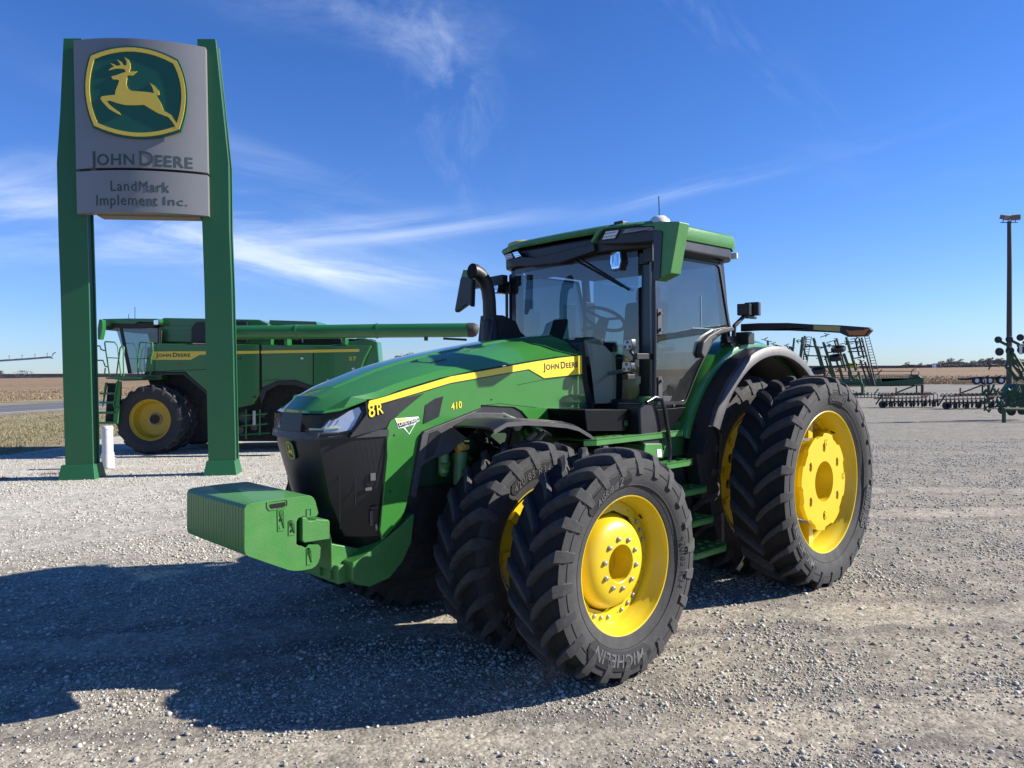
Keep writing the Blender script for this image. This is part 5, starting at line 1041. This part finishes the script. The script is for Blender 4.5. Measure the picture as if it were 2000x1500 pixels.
for p, r_ in zip([(-7.056,0.894),(-6.817,0.619),(-7.198,0.556),(-6.582,0.928),(-7.464,0.831)], (.16, .10, .12, .07, .09)):
    mb = MB(); mb.lathe([(0, -.05), (r_*.7, -.05), (r_, -.08), (r_, .08), (0, .08)], 20); mb.build('drive_pulley', IGR if False else mat('pulley_grey', (.06, .065, .06), .5, metal=.4), CB, smooth=40, loc=(p[0]+9.4, .62, p[1]))
for P in ([(-7.01,1.106),(-7.024,0.327)], [(-6.648,1.102),(-6.66,0.431)], [(-7.12,0.947),(-6.448,0.992)], [(-7.125,0.678),(-6.453,0.724)], [(-7.156,0.437),(-6.39,0.481)]):
    mb = MB(); mb.tube([WF(P[0][0], P[0][1], .5), WF(P[1][0], P[1][1], .5)], .025, 6); mb.build('frame_tube', CG, CB)
for p in [(-4.013,2.895),(-5.702,2.902),(-4.663,2.89)]:
    mb = MB(); mb.box(WF(p[0], p[1], .9), (.25, .2, .12)); mb.build('roof_fitting', BLK, CB, bevel=.02)
# rails and ladder
def rail(P, y_, r=.018, name='handrail'):
    mb = MB(); mb.tube([WF(a, b, y_) for a, b in P], r, 8); return mb.build(name, mat('combine_rail_green', (.035, .19, .045), .4), CB, smooth=60)
rail([(-10.269,2.054),(-10.377,2.873),(-10.362,2.906),(-10.127,2.892),(-10.046,2.786),(-9.978,2.037)], -.1); rail([(-10.321,2.498),(-9.997,2.48)], -.1, .012)
rail([(-9.982,1.87),(-10.033,2.093),(-9.936,2.729),(-9.879,2.798),(-9.839,2.756),(-9.858,2.479),(-9.856,1.924)], -.2); rail([(-11.057,2.812),(-10.498,2.797),(-10.472,2.708),(-10.381,2.679)], -.1); rail([(-10.927,2.442),(-10.428,2.43),(-10.376,2.277),(-10.307,2.262)], -.1); rail([(-10.519,2.071),(-10.394,2.075),(-10.376,2.236)], -.1)
rail([(-9.688,1.978),(-9.694,2.366),(-9.628,2.878),(-9.6,2.897),(-9.296,2.874),(-9.292,2.638),(-9.345,2.473),(-9.368,2.029)], .2); rail([(-9.664,2.476),(-9.318,2.458)], .2, .012); rail([(-9.67,2.213),(-9.628,2.213),(-9.562,2.045),(-9.382,2.043)], .2, .012)
rail([(-9.995,1.898),(-10.105,1.289),(-10.079,1.219),(-9.982,1.218)], -.25, .015)
LD = [(-10.426,1.848),(-10.343,1.847),(-10.475,0.849),(-10.517,0.849)]
cpr('ladder_rail', [(-10.045,1.885),(-9.918,1.897),(-10.032,0.816),(-10.143,0.817)], -.22, -.18, mat('combine_rail_green', (0, 0, 0)), .005)
cpr('ladder_rail', [(-10.418,1.862),(-10.362,1.861),(-10.433,1.543),(-10.503,1.238)], -.05, .0, mat('combine_rail_green', (0, 0, 0)), .005)
for k, (ya_, xa_, xb_) in enumerate(((880, 80, 222), (962, 75, 212), (1055, 68, 205), (1148, 62, 200))):
    T_ = [(0, 0)]
    kx = lambda px_, py_: ((180+px_/4.6875), (580+py_/4.6875))
    def wp_(px_, py_, yy=19.4): # pixel of the survey photo to the ladder's plane
        return ((px_-1000)/1492*yy, 2.03+yy*((745-py_)-(px_-1000)*.0121-20.5)/1492)
    a_ = wp_(*kx(xa_, ya_)); b_ = wp_(*kx(xb_, ya_)); cpr('ladder_step', [(a_[0], a_[1]-.03), (b_[0], b_[1]-.03), (b_[0], b_[1]+.02), (a_[0], a_[1]+.02)], -.28, .02, CG, .005)
cpr('ladder_back', [(-10.399,1.848),(-10.066,1.843),(-10.129,0.803),(-10.49,0.807)], .05, .12, DARK, 0)
cpr('deck_platform', [(-10.326,1.999),(-9.383,1.996),(-9.384,1.946),(-10.299,1.952)], -.2, .6, CG, .005)
# wheels
def cwheel(cx, cz, R, r, W, y0, k=1):
    mb = MB(); mb.lathe([(r-.01, W*.33), (r+.012, W*.36), (r+.012, W*.375), (r-.02, W*.375), (r-.03, W*.30), (r-.06, W*.26), (r-.075, -.02), (r-.12, -.08), (.14, -.10), (.13, -.06), (0, -.06)], 56)
    wo = mb.build('wheel', mat('combine_rim_yellow', (.50, .33, .02), .45, var=.08), CB, smooth=40)
    a, b = tyre_mb(R, W, r, 18, .34); ty = a.build('tyre', RUB, wo, smooth=40); b.build('tread_lugs', RUBW, ty, smooth=22)
    bolts(wo, [(.155*math.cos(2*PI*i/18), -.09, .155*math.sin(2*PI*i/18)) for i in range(18)], .016, .04); wo.location = (cx+9.4, y0, cz); wo.rotation_euler = (0, 0, PI); return wo
wc = [(-9.335,0.833)]
cw = cwheel(wc[0][0], .885, .905, .535, .58, .28)
c2_ = dup(cw, CB); c2_.location.y = .98
c2_ = dup(cw, CB); c2_.location.y = 3.0
rw_ = cwheel(wc[0][0]+3.75, .66, .66, .36, .5, .6); c2_ = dup(rw_, CB); c2_.location.y = 3.0
c3 = thing('spare', '', ''); bpy.data.objects.remove(c3)
mb = MB(); mb.tube([WF(wc[0][0], .885, .3), WF(wc[0][0], .885, 3.0)], .12, 12); mb.tube([WF(wc[0][0]+3.75, .66, .5), WF(wc[0][0]+3.75, .66, 3.0)], .10, 12); mb.build('axles', DARK, CB)
fe = [(-6.71,1.083),(-6.717,0.712)]
mb = MB(); mb.tube([WF(fe[0][0], fe[0][1], .25), WF(fe[1][0], fe[1][1], .25)], .045, 12); mb.build('fire_extinguisher', STEEL, CB)

#=============================================================== BACKGROUND MACHINERY
IG = mat('implement_green', (.008, .062, .020), .45, var=.1, dust=.1)
IB = mat('implement_black', (.014, .014, .016), .6, var=.1, dust=.15)
def lines(name, segs, Y_, m_, parent, r=.05, n=6):
    """segs: list of ((x,z),(x,z),dy)"""
    ox, oy = parent.location.x, parent.location.y; one = name in ('rolling_basket', 'reel_tines', 'rear_harrow'); mb = MB(); nm = 0
    for s_ in segs:
        (a, b), dy = s_[:2]; rr = s_[2] if len(s_) > 2 else r
        mb.tube([(a[0]-ox, Y_+dy-oy, a[1]), (b[0]-ox, Y_+dy-oy, b[1])], rr, n)
        if not one: mb.build(name, m_, parent); mb = MB()
    if one: return mb.build(name, m_, parent)
def pairs(L_, dy=0, r=None): return [((L_[i], L_[i+1]), dy)+((r,) if r else ()) for i in range(0, len(L_), 2)]
Y0 = 50.0
FC = thing('field_cultivator', 'green folded field cultivator with upright wings and sweeps behind the rear wheel', 'cultivator', (21.6, Y0, 0))
big = [(19.752,3.96),(20.278,2.079),(20.394,3.685),(21.185,1.157),(21.896,3.988),(22.529,1.784),(21.404,2.065),(21.721,1.043),(19.056,4.022),(18.831,2.204),(21.73,2.919),(22.365,1.035),(22.69,1.728),(22.9,0.814),(20.127,3.956),(20.438,1.863),(20.876,3.679),(21.614,1.151)]
lines('wing_beam', pairs(big[:14]), Y0, IG, FC, .09)
lines('wing_beam', pairs(big[2:14], 1.5), Y0, IG, FC, .07)
lines('base_frame', pairs([(21.613,0.91),(22.954,0.921),(22.954,0.921),(22.951,0.169),(21.881,0.907),(22.2,0.178),(22.093,0.233),(23.005,0.249),(21.185,1.157),(21.72,0.882)]), Y0, IG, FC, .10)
lines('cross_member', pairs([(19.16,3.432),(20.446,3.336),(19.21,2.815),(20.925,2.741),(20.446,3.417),(21.411,3.432),(20.605,2.986),(21.248,3.032),(20.761,2.073),(22.263,2.189),(20.332,2.078),(20.922,2.125),(22.263,2.162),(23.121,2.206),(21.999,3.023),(23.124,3.063),(22.055,3.665),(23.02,3.707),(22.16,3.235),(23.019,3.385),(22.425,2.589),(23.284,2.766)]), Y0, IB, FC, .045)
lines('folding_cylinder', pairs([(19.378,4.126),(18.991,1.987),(23.128,3.973),(23.973,0.801),(22.699,3.871),(22.962,2.743),(22.967,3.922),(23.283,2.579),(23.041,2.474),(23.544,0.86),(23.336,2.364),(23.866,0.802)]), Y0+.5, IB, FC, .06)
def basket(a, b, c, d, n_, dy):
    segs = [((a, c), dy), ((b, d), dy), ((((a[0]+b[0])/2, (a[1]+b[1])/2), ((c[0]+d[0])/2, (c[1]+d[1])/2)), dy+.3)]
    for i in range(n_+1):
        t = i/n_; segs.append((((a[0]+(c[0]-a[0])*t, a[1]+(c[1]-a[1])*t), (b[0]+(d[0]-b[0])*t, b[1]+(d[1]-b[1])*t)), dy))
    return lines('rolling_basket', segs, Y0, IB, FC, .022)
q = [(19.565,4.059),(19.94,4.054),(19.247,1.77),(19.526,1.766),(23.317,4.265),(23.601,4.289),(24.054,0.961),(24.467,0.983)]
basket(q[0], q[1], q[2], q[3], 14, .8); basket(q[4], q[5], q[6], q[7], 18, .6)
def sweep_tine(a, b):
    d = Vector((b[0]-a[0], b[1]-a[1])); L_ = d.length; d.normalize(); nn = Vector((-d.y, d.x)); tip = Vector(b)
    k1 = tip-d*.18+nn*.13; k2 = tip-d*.18-nn*.13; c0 = Vector(a)+nn*.05
    return [((a, b), random.uniform(-.6, .8)), (((tip.x, tip.y), (k1.x, k1.y)), 0), (((tip.x, tip.y), (k2.x, k2.y)), 0)]
tl = [(17.26,3.766),(16.564,3.945),(17.767,3.449),(17.071,3.629),(18.65,3.331),(17.939,3.511),(19.054,3.701),(18.626,3.771),(20.047,3.984),(20.664,4.19),(20.554,3.629),(21.306,3.835),(21.385,3.523),(21.975,3.639),(20.204,3.232),(20.875,3.518),(20.658,2.985),(21.195,3.086),(22.056,3.826),(22.646,3.952),(22.162,3.503),(22.698,3.593),(22.24,3.181),(22.911,3.333),(22.372,2.59),(22.909,2.744),(22.478,2.267),(22.854,2.477),(18.514,2.958),(18.193,3.069),(18.462,3.173),(18.087,3.284),(19.428,3.429),(19.16,3.486),(20.174,2.616),(20.603,2.665),(20.759,1.644),(20.438,1.755),(20.974,1.749),(21.35,1.852)]
segs = []
for i in range(0, len(tl), 2): segs += sweep_tine(tl[i], tl[i+1])
lines('sweep_tine', segs, Y0, IB, FC, .028)
lines('wing_beam', [((a, b), 2.6) for (a, b), _ in pairs([(19.913,3.958),(20.361,2.507),(21.089,3.409),(21.511,1.85),(22.217,3.877),(22.798,2.049),(21.568,2.76),(21.938,1.523)])], Y0, IB, FC, .06)
lines('hinge_arm', pairs([(16.912,3.834),(16.91,3.513),(17.446,3.56),(17.472,3.452),(18.302,3.389),(18.516,3.333),(18.516,3.279),(18.459,2.637),(17.765,3.181),(18.087,3.177),(18.407,2.906),(18.726,2.527)]), Y0+.4, IG, FC, .08)
for (x_, z_) in [(21.463,3.217),(21.273,2.657),(20.143,1.813)]:
    mb = MB(); mb.lathe([(.26, -.13), (.40, -.15), (.46, -.06), (.46, .06), (.40, .15), (.26, .13)], 24, axis='z'); mb.build('transport_tyre', RUB, FC, smooth=45, loc=(x_-21.6, .2, z_), rot=(.25, -.2, 0))
yt = [(22.799,2.145)]
mb = MB(); mb.box((0, 0, 0), (.62, .5, .34)); mb.build('yellow_tank', mat('tank_yellow', (.70, .55, .05), .4), FC, bevel=.08, loc=(yt[0][0]-21.6, 1.2, yt[0][1]))
segs = []
for i in range(26):
    x_ = random.uniform(20.2, 24.6); z_ = random.uniform(.3, 1.6); segs.append((((x_, z_), (x_+random.uniform(-.35, .35), z_+random.uniform(-.4, .5))), random.uniform(0, 2)))
lines('lower_linkage', segs, Y0, IG, FC, .04)
segs = [(((19.3+.0, .25), (24.4, .25)), 0), (((19.4, .08), (24.3, .08)), 0)]+[(((19.5+.22*i, .05), (19.55+.22*i, .38)), 0) for i in range(22)]
lines('rear_harrow', segs, Y0-1.5, IB, FC, .025)
# grain header
HD = thing('grain_header', 'long green grain header with reel lying at the edge of the field', 'header', (39.5, 80, 0))
hp = [(34.327,0.841),(41.964,0.835),(42.051,1.134),(42.393,0.829),(42.667,0.783),(42.606,0.269),(42.39,-0.029),(34.323,0.069)]
mb = MB(); mb.prism(hp, -1, .8, lambda u, v, w_: (u-39.5, w_, max(.02, v))); mb.build('header_body', IG, HD, bevel=.05)
z0_ = hp[1][1]
segs = [(((30.5, z0_+.75), (42.0, z0_+.68)), -.6), (((30.5, z0_+.35), (42, z0_+.30)), -1.0), (((30.5, z0_+.15), (42, z0_+.12)), -.2)]
lines('reel_bar', segs, 80, mat('reel_red_brown', (.12, .05, .04), .6), HD, .05)
segs = [(((30.6+.28*i, z0_+.35), (30.66+.28*i, z0_+.02)), -1.0) for i in range(41)]; lines('reel_tines', segs, 80, IB, HD, .025)
mb = MB(); mb.lathe([(.38, -.05), (.46, 0), (.38, .05)], 20); mb.build('reel_wheel', IB, HD, loc=(41.7-39.5, -1.0, z0_+.5))
# tillage units
def tillage(name, label, X0, Y_, w_, col=IB):
    o = thing(name, label, 'plough', (X0+w_/2, Y_, 0), 0, 'low tillage tools parked in a row in the yard')
    S = w_/2.9
    segs = [(((X0+.1, .60), (X0+w_, .62)), 0), (((X0+.0, .30), (X0+w_, .32)), -.5), (((X0+.15, .42), (X0+w_-.1, .44)), .5), (((X0+.0, .15), (X0+.3, .60)), 0), (((X0+w_*.35, .62), (X0+w_*.35, .98)), 0)]
    lines('frame', segs, Y_, col, o, .035)
    lines('hitch_tower', [(((X0+w_*.35, .72), (X0+w_*.68, 1.08)), 0), (((X0+w_*.66, 1.08), (X0+w_*.82, 1.08)), 0), (((X0+w_*.70, 1.08), (X0+w_*.70, .65)), 0), (((X0+w_*.80, 1.10), (X0+w_*.80, .6)), 0, .07)], Y_, col, o, .035)
    lines('green_beam', [(((X0+w_*.3, .66), (X0+w_*.98, .68)), .2)], Y_, IG, o, .05); lines('red_bar', [(((X0+w_*.16, .60), (X0+w_*.3, .62)), -.2), (((X0+w_*.72, .56), (X0+w_*.84, .56)), -.3)], Y_, RED, o, .045)
    for i in range(15):
        x_ = X0+w_*(i+.5)/15; mb = MB(); mb.tube([(0, 0, .62), (.03, -.15, .72), (.10, -.3, .62), (.08, -.35, .35), (-.02, -.2, .12)], .022, 6); mb.tube([(0, -.5, .42), (0, -.5, .06)], .045, 6); mb.build('spring_shank', col, o, loc=(x_-X0-w_/2, 0, 0))
    for i in range(11):
        x_ = X0+w_*(i+.3)/11; mb = MB(); mb.lathe([(.0, -.05), (.13, -.02), (.14, .02), (.0, .05)], 16, axis='x'); mb.build('disc_blade', col, o, loc=(x_-X0-w_/2, -.4-.3*(i%2), .15), rot=(0, 0, -.3))
    mb = MB(); mb.lathe([(.09, -.07), (.17, -.08), (.18, 0), (.17, .08), (.09, .07)], 18); mb.build('gauge_wheel', RUB, o, smooth=45, loc=(-w_/2+.05, -.6, .18))
    return o
tillage('tillage_tool', 'low black tillage tool with green beam, the left one beside the cultivator', 18.1, 38, 2.9)
tillage('tillage_tool', 'low black tillage tool with pale green end, the right one beside the planter', 20.2, 36.2, 3.0)
# planter folded at the right edge
PL = thing('planter', 'folded green row planter with black discs at the right edge of the yard', 'planter', (18.8, 28, 0))
def PW(L_): return [(a, b) for a, b in L_]
def disc(name, c, r, y_, th=.06, m_=IB, p=PL):
    mb = MB(); mb.lathe([(0, -th*.6), (r*.3, -th), (r*.85, -th), (r, -th*.4), (r, th*.4), (r*.85, th), (0, th)], 26); return mb.build(name, m_, p, smooth=40, loc=(c[0]-18.8, y_, c[1]))
for c in [(17.828,2.964),(18.233,2.971),(18.638,3.035),(19.043,3.015),(19.463,3.04)]: disc('closing_wheel', c, .125, 0)
for c in [(17.938,2.525),(18.322,2.559),(18.743,2.584),(19.103,2.565)]: disc('gauge_wheel', c, .20 if c[0] < 17.6 else .15, .1)
for c in [(18.11,0.384),(18.44,0.32),(18.831,0.345)]: disc('support_wheel', c, .16, .2, m_=RUB)
lines('row_unit_arm', pairs([(17.933,2.879),(18.173,2.756),(18.353,2.904),(18.593,2.781),(18.172,2.576),(18.292,2.094),(18.322,2.514),(18.562,2.211),(18.743,2.869),(19.013,2.746),(18.292,2.394),(18.742,1.548),(18.472,2.332),(18.922,1.606),(18.172,2.216),(18.412,2.093)]), 28, IG, PL, .05)
lines('toolbar', pairs([(18.322,1.974),(18.742,1.458),(18.562,2.091),(19.012,1.485),(18.772,2.149),(19.373,2.081),(18.743,2.749),(19.373,2.771)]), 28.3, IG, PL, .07)
lines('parking_frame', pairs([(17.359,0.483),(18.591,0.453),(18.591,0.498),(19.372,0.504),(17.389,0.513),(17.388,-0.089),(18.636,0.588),(18.635,-0.134)]), 27, IG, PL, .065)
mb = MB(); mb.prism([(18.321,1.193),(18.532,1.341),(19.523,1.359),(19.523,0.457),(18.17,0.503),(18.2,0.774),(18.261,1.074)], .1, .5, lambda u, v, w_: (u-18.8, w_, v)); mb.build('centre_frame', IG, PL, bevel=.04)
segs = []
for i in range(80):
    x_ = random.uniform(17.0, 19.5); z_ = random.uniform(.35, 1.15); segs.append((((x_, z_), (x_+random.uniform(-.25, .25), z_+random.uniform(-.3, .3))), -.35, random.uniform(.02, .05)))
lines('row_unit', segs, 28, IG, PL); 
segs = []
for i in range(24):
    x_ = random.uniform(17.0, 19.5); z_ = random.uniform(.3, 1.9); segs.append((((x_, z_), (x_+random.uniform(-.2, .2), z_+random.uniform(-.3, .3))), -.2, .025))
lines('hose', segs, 28, IB, PL)
lb = [(18.518,2.572)]
mb = MB(); mb.box((0, 0, 0), (.10, .02, .32)); mb.build('warning_label', WHITE, PL, loc=(lb[0][0]-18.8, -.2, lb[0][1]))
# trailer
TL = thing('header_trailer', 'long low dark trailer standing by the corn field', 'trailer', (54, 81.5, 0))
tp = [(47.952,0.688),(48.783,0.8),(49.395,0.845),(56.388,0.761),(56.388,0.472),(48.782,0.521),(48.083,0.485)]
mb = MB(); mb.prism(tp, -.8, .8, lambda u, v, w_: (u-54, w_, v)); mb.build('trailer_bed', mat('dark_rusty_steel', (.04, .028, .03), .8), TL)
segs = [(((a, tp[2][1]-.2), (a+.9, .95)), -.85) for a in np.arange(49.5, 62, 1.3)]; lines('bed_brace', segs, 81.5, IB, TL, .06)
for c in [(49.018,0.212),(49.831,0.202),(50.399,0.195),(51.579,0.225)]:
    mb = MB(); mb.lathe([(.22, -.12), (.40, -.14), (.42, 0), (.40, .14), (.22, .12)], 22); wo = mb.build('trailer_wheel', RUB, TL, smooth=45, loc=(c[0]-54, -.9, .42)); mb = MB(); mb.lathe([(0, -.08), (.22, -.12), (.24, -.12)], 18); mb.build('hub', WHITE, wo)
# pole with two floodlights
PO = thing('light_pole', 'tall wooden pole with two floodlights at the right edge', 'lamp post', (40.25, 61.8, 0))
pz = [(40.286,13.63)]
mb = MB(); mb.tube([(0, 0, -.1), (.0, 0, 5), (.02, 0, 10), (.0, 0, pz[0][1])], [.22, .20, .175, .15], 14); mb.build('pole', WOODP, PO, smooth=60)
for sg, rz in ((-1, .35), (1, -.5)):
    mb = MB(); mb.box((0, 0, 0), (.62, .42, .34)); mb.box((0, -.22, 0), (.70, .04, .42)); mb.build('floodlight', mat('lamp_casing_grey', (.17, .15, .13), .6), PO, bevel=.03, loc=(sg*.42, -.1, pz[0][1]+.30), rot=(.35, 0, rz))
mb = MB(); mb.tube([(-.7, 0, pz[0][1]-.1), (.7, 0, pz[0][1]-.1)], .035, 6); mb.tube([(-.5, 0, pz[0][1]-.1), (-.5, -.05, pz[0][1]+.2)], .03, 6); mb.tube([(.5, 0, pz[0][1]-.1), (.5, -.05, pz[0][1]+.2)], .03, 6); mb.build('lamp_bracket', IB, PO)
# irrigation boom at the left edge
IR = thing('irrigation_boom', 'thin galvanised irrigation pipe with sprinklers hanging at the far left', 'irrigation', (-46, 60, 0))
ip = [(-50.312,2.958),(-43.552,3.192),(-40.171,3.331),(-37.917,3.45),(-36.339,3.555),(-36.059,3.529)]
GALV = mat('dull_galvanised', (.28, .29, .33), .5, metal=.3)
mb = MB(); mb.tube([(a+46, 0, b) for a, b in ip], .075, 8); mb.build('water_pipe', GALV, IR)
for a, b in [(-39.405,3.389),(-38.391,3.433),(-37.377,3.477),(-36.418,3.544)]:
    mb = MB(); mb.tube([(a+46, 0, b), (a+46-.05, 0, b+.28), (a+46+.02, 0, b+.34)], .035, 6); mb.build('sprinkler', GALV, IR)
eg = [(-36.092,3.552),(-35.973,3.854),(-35.746,3.93)]
mb = MB(); mb.tube([(a+46, 0, b) for a, b in eg], .04, 6); mb.tube([(eg[0][0]+46, 0, eg[0][1]), (eg[0][0]+46.05, 0, eg[0][1]-.1)], .08, 6); mb.build('end_gun', GALV, IR)
mb = MB()
for sx__ in (-2.5, 2.5):
    for sy__ in (-1.2, 1.2): mb.tube([(ip[0][0]+46, 0, ip[0][1]), (ip[0][0]+46+sx__*.3, sy__*1.5, .3)], .06, 6)
mb.build('tower_legs', GALV, IR)
# distant pivot on the right horizon
PV = thing('centre_pivot', 'long centre pivot irrigation machine far away on the right horizon', 'irrigation', (150, 420, 0))
mb = MB(); mb.tube([(-95, 0, 4.3)]+[(-95+i*12, 0, 4.3+.5*math.sin(i*PI/1.0*.5)) for i in range(17)], .12, 5); mb.build('pivot_pipe', GALV, PV)
for i in range(5):
    mb = MB(); x_ = -95+i*45; mb.tube([(x_, 0, 4.3), (x_-1.5, 0, 0)], .1, 5); mb.tube([(x_, 0, 4.3), (x_+1.5, 0, 0)], .1, 5); mb.build('pivot_tower', GALV, PV)

#=============================================================== TREES
BARK = mat('bare_bark', (.11, .085, .085), .9); TWIG = mat('bare_twigs', (.11, .09, .10), .95)
def bare_tree(name, label, x, y, h, seed, group=None, wd=.5):
    r = random.Random(seed); t = thing(name, label, 'tree', (x, y, 0), 0, group); mb = MB(); cb_ = MB()
    mb.tube([(0, 0, -.1), (r.uniform(-.02, .02)*h, 0, h*.22), (r.uniform(-.04, .04)*h, 0, h*.5)], [h*.022, h*.017, h*.008], 6); mb.build('trunk', BARK, t)
    def br(p, d, l, w_, dep):
        q = p+d*l; cb_.tube([p, q], [w_, w_*.6], 3, cap=False)
        if dep == 0:
            for _ in range(3):
                e = (d+Vector((r.uniform(-1, 1), r.uniform(-1, 1), r.uniform(-.3, .9)))*.9).normalized(); cb_.add([q-e.cross(Vector((0, 1, 0)))*h*.004, q+e.cross(Vector((0, 1, 0)))*h*.004, q+e*l*.9], [(0, 1, 2)])
            return
        for _ in range(4 if dep > 2 else 3):
            e = (d+Vector((r.uniform(-1, 1), r.uniform(-1, 1), r.uniform(-.15, .8)))*.75).normalized(); br(q-d*l*r.uniform(0, .3), e, l*r.uniform(.62, .85), w_*.6, dep-1)
    for k in range(5):
        a = k*1.257+r.random(); br(Vector((0, 0, h*(.2+.06*k))), Vector((math.cos(a)*wd, math.sin(a)*wd, 1)).normalized(), h*.2, h*.008, 4)
    cb_.build('crown', TWIG, t, recalc=False); return t
def at(px_, Y_): return ((px_-1000)/1492*Y_, Y_)
bare_tree('bare_tree', 'small bare tree on the horizon just above the bonnet, left of the pair', *at(776, 300), 9.0, 3, 'bare trees behind the bonnet')
bare_tree('bare_tree', 'small bare tree on the horizon just above the bonnet, right of the pair', *at(796, 300), 9.8, 4, 'bare trees behind the bonnet')
bare_tree('bare_tree', 'low bare tree on the horizon above the bonnet beside the combine', *at(757, 300), 6.5, 9, 'bare trees behind the bonnet')
bare_tree('bare_tree', 'lone bare tree on the horizon at the far left edge', *at(2, 700), 8.5, 5)
def woods(name, label, x0, x1, Y_, hf, dens, m_, seed=1):
    r = random.Random(seed); mb = MB(); n_ = int((x1-x0)*dens)
    for i in range(n_):
        x = r.uniform(x0, x1); h = hf(x); 
        if h <= .3: continue
        z = h*(1-r.random()**1.6*.98); s_ = r.uniform(.25, .9)*max(.6, h*.10); y = Y_+r.uniform(-12, 12); a = r.uniform(0, PI)
        mb.add([(x-math.cos(a)*s_, y-math.sin(a)*s_, max(0, z-s_*r.uniform(.2, 1))), (x+math.cos(a)*s_, y+math.sin(a)*s_, max(0, z-s_*r.uniform(.2, 1))), (x+r.uniform(-s_, s_), y, z+s_*.6)], [(0, 1, 2)])
    return tag(mb.build(name, m_, recalc=False), label, 'woodland', kind='stuff')
def hr(x):
    p = 1000+x/900*1492; base = 0
    for c, w_, a in ((1775, 12, 4), (1790, 9, 3.5), (1803, 14, 3), (1820, 8, 4.2), (1840, 12, 5.5), (1858, 13, 7.2), (1875, 13, 6.2), (1897, 7, 5.5), (1915, 12, 6.8), (1935, 14, 8.2), (1953, 12, 8.0), (1975, 16, 7.0), (2000, 20, 8.5), (1740, 30, 2.0), (1700, 30, 1.3)):
        d = abs(p-c)/w_
        if d < 1: base = max(base, a*math.sqrt(1-d*d))
    return max(base, 1.2 if p > 1690 else .0)
FARW = mat('distant_bare_woodland', (.085, .078, .095), 1.0)
woods('woodland', 'line of leafless trees along the horizon behind the corn field', at(1680, 900)[0], at(2060, 900)[0], 900, hr, 140, FARW)
woods('woodland', 'thin dark strip of trees on the left horizon beyond the road', at(-60, 1300)[0], at(130, 1300)[0], 1300, lambda x: 3+9*math.exp(-((1000+x/1300*1492-47)/22)**2)+1.5*math.sin(x*.05), 14, FARW, 2)
HL = mat('distant_hill', (.17, .13, .12), 1.0)
mb = MB(); xs_ = np.linspace(-1700, 1500, 60); mb.grid([[(x, 1500, -1) for x in xs_], [(x, 1500, 3.5+2.5*math.sin(x*.004)+(3 if x < -500 else 0)) for x in xs_], [(x, 1800, 3.5+2.5*math.sin(x*.004)+(3 if x < -500 else 0)) for x in xs_]]); tag(mb.build('hills', HL, recalc=False), 'low brown rise along the horizon', 'hill', kind='structure')
for i, (p_, h_) in enumerate(((1772, 6), (1798, 5), (1838, 7), (1856, 9), (1876, 8), (1899, 7), (1917, 8.5), (1934, 10), (1952, 9.5), (1985, 9))):
    bare_tree('bare_tree', ['first', 'second', 'third', 'fourth', 'fifth', 'sixth', 'seventh', 'eighth', 'ninth', 'tenth'][i]+' bare tree from the left in the row on the right horizon', *at(p_, 640+7*i), h_, 20+i, 'bare trees along the right horizon', .7)
fb = thing('farm_building', 'small white farm building on the right horizon among the trees', 'building', (*at(1825, 850), 0))
mb = MB(); mb.box((0, 0, 1.9), (2.4, 4, 3.8)); mb.build('wall', WHT, fb); mb = MB(); mb.prism([(-1.4, 3.8), (1.4, 3.8), (0, 4.9)], -2.1, 2.1, UVZ); mb.build('roof', WHITE, fb)
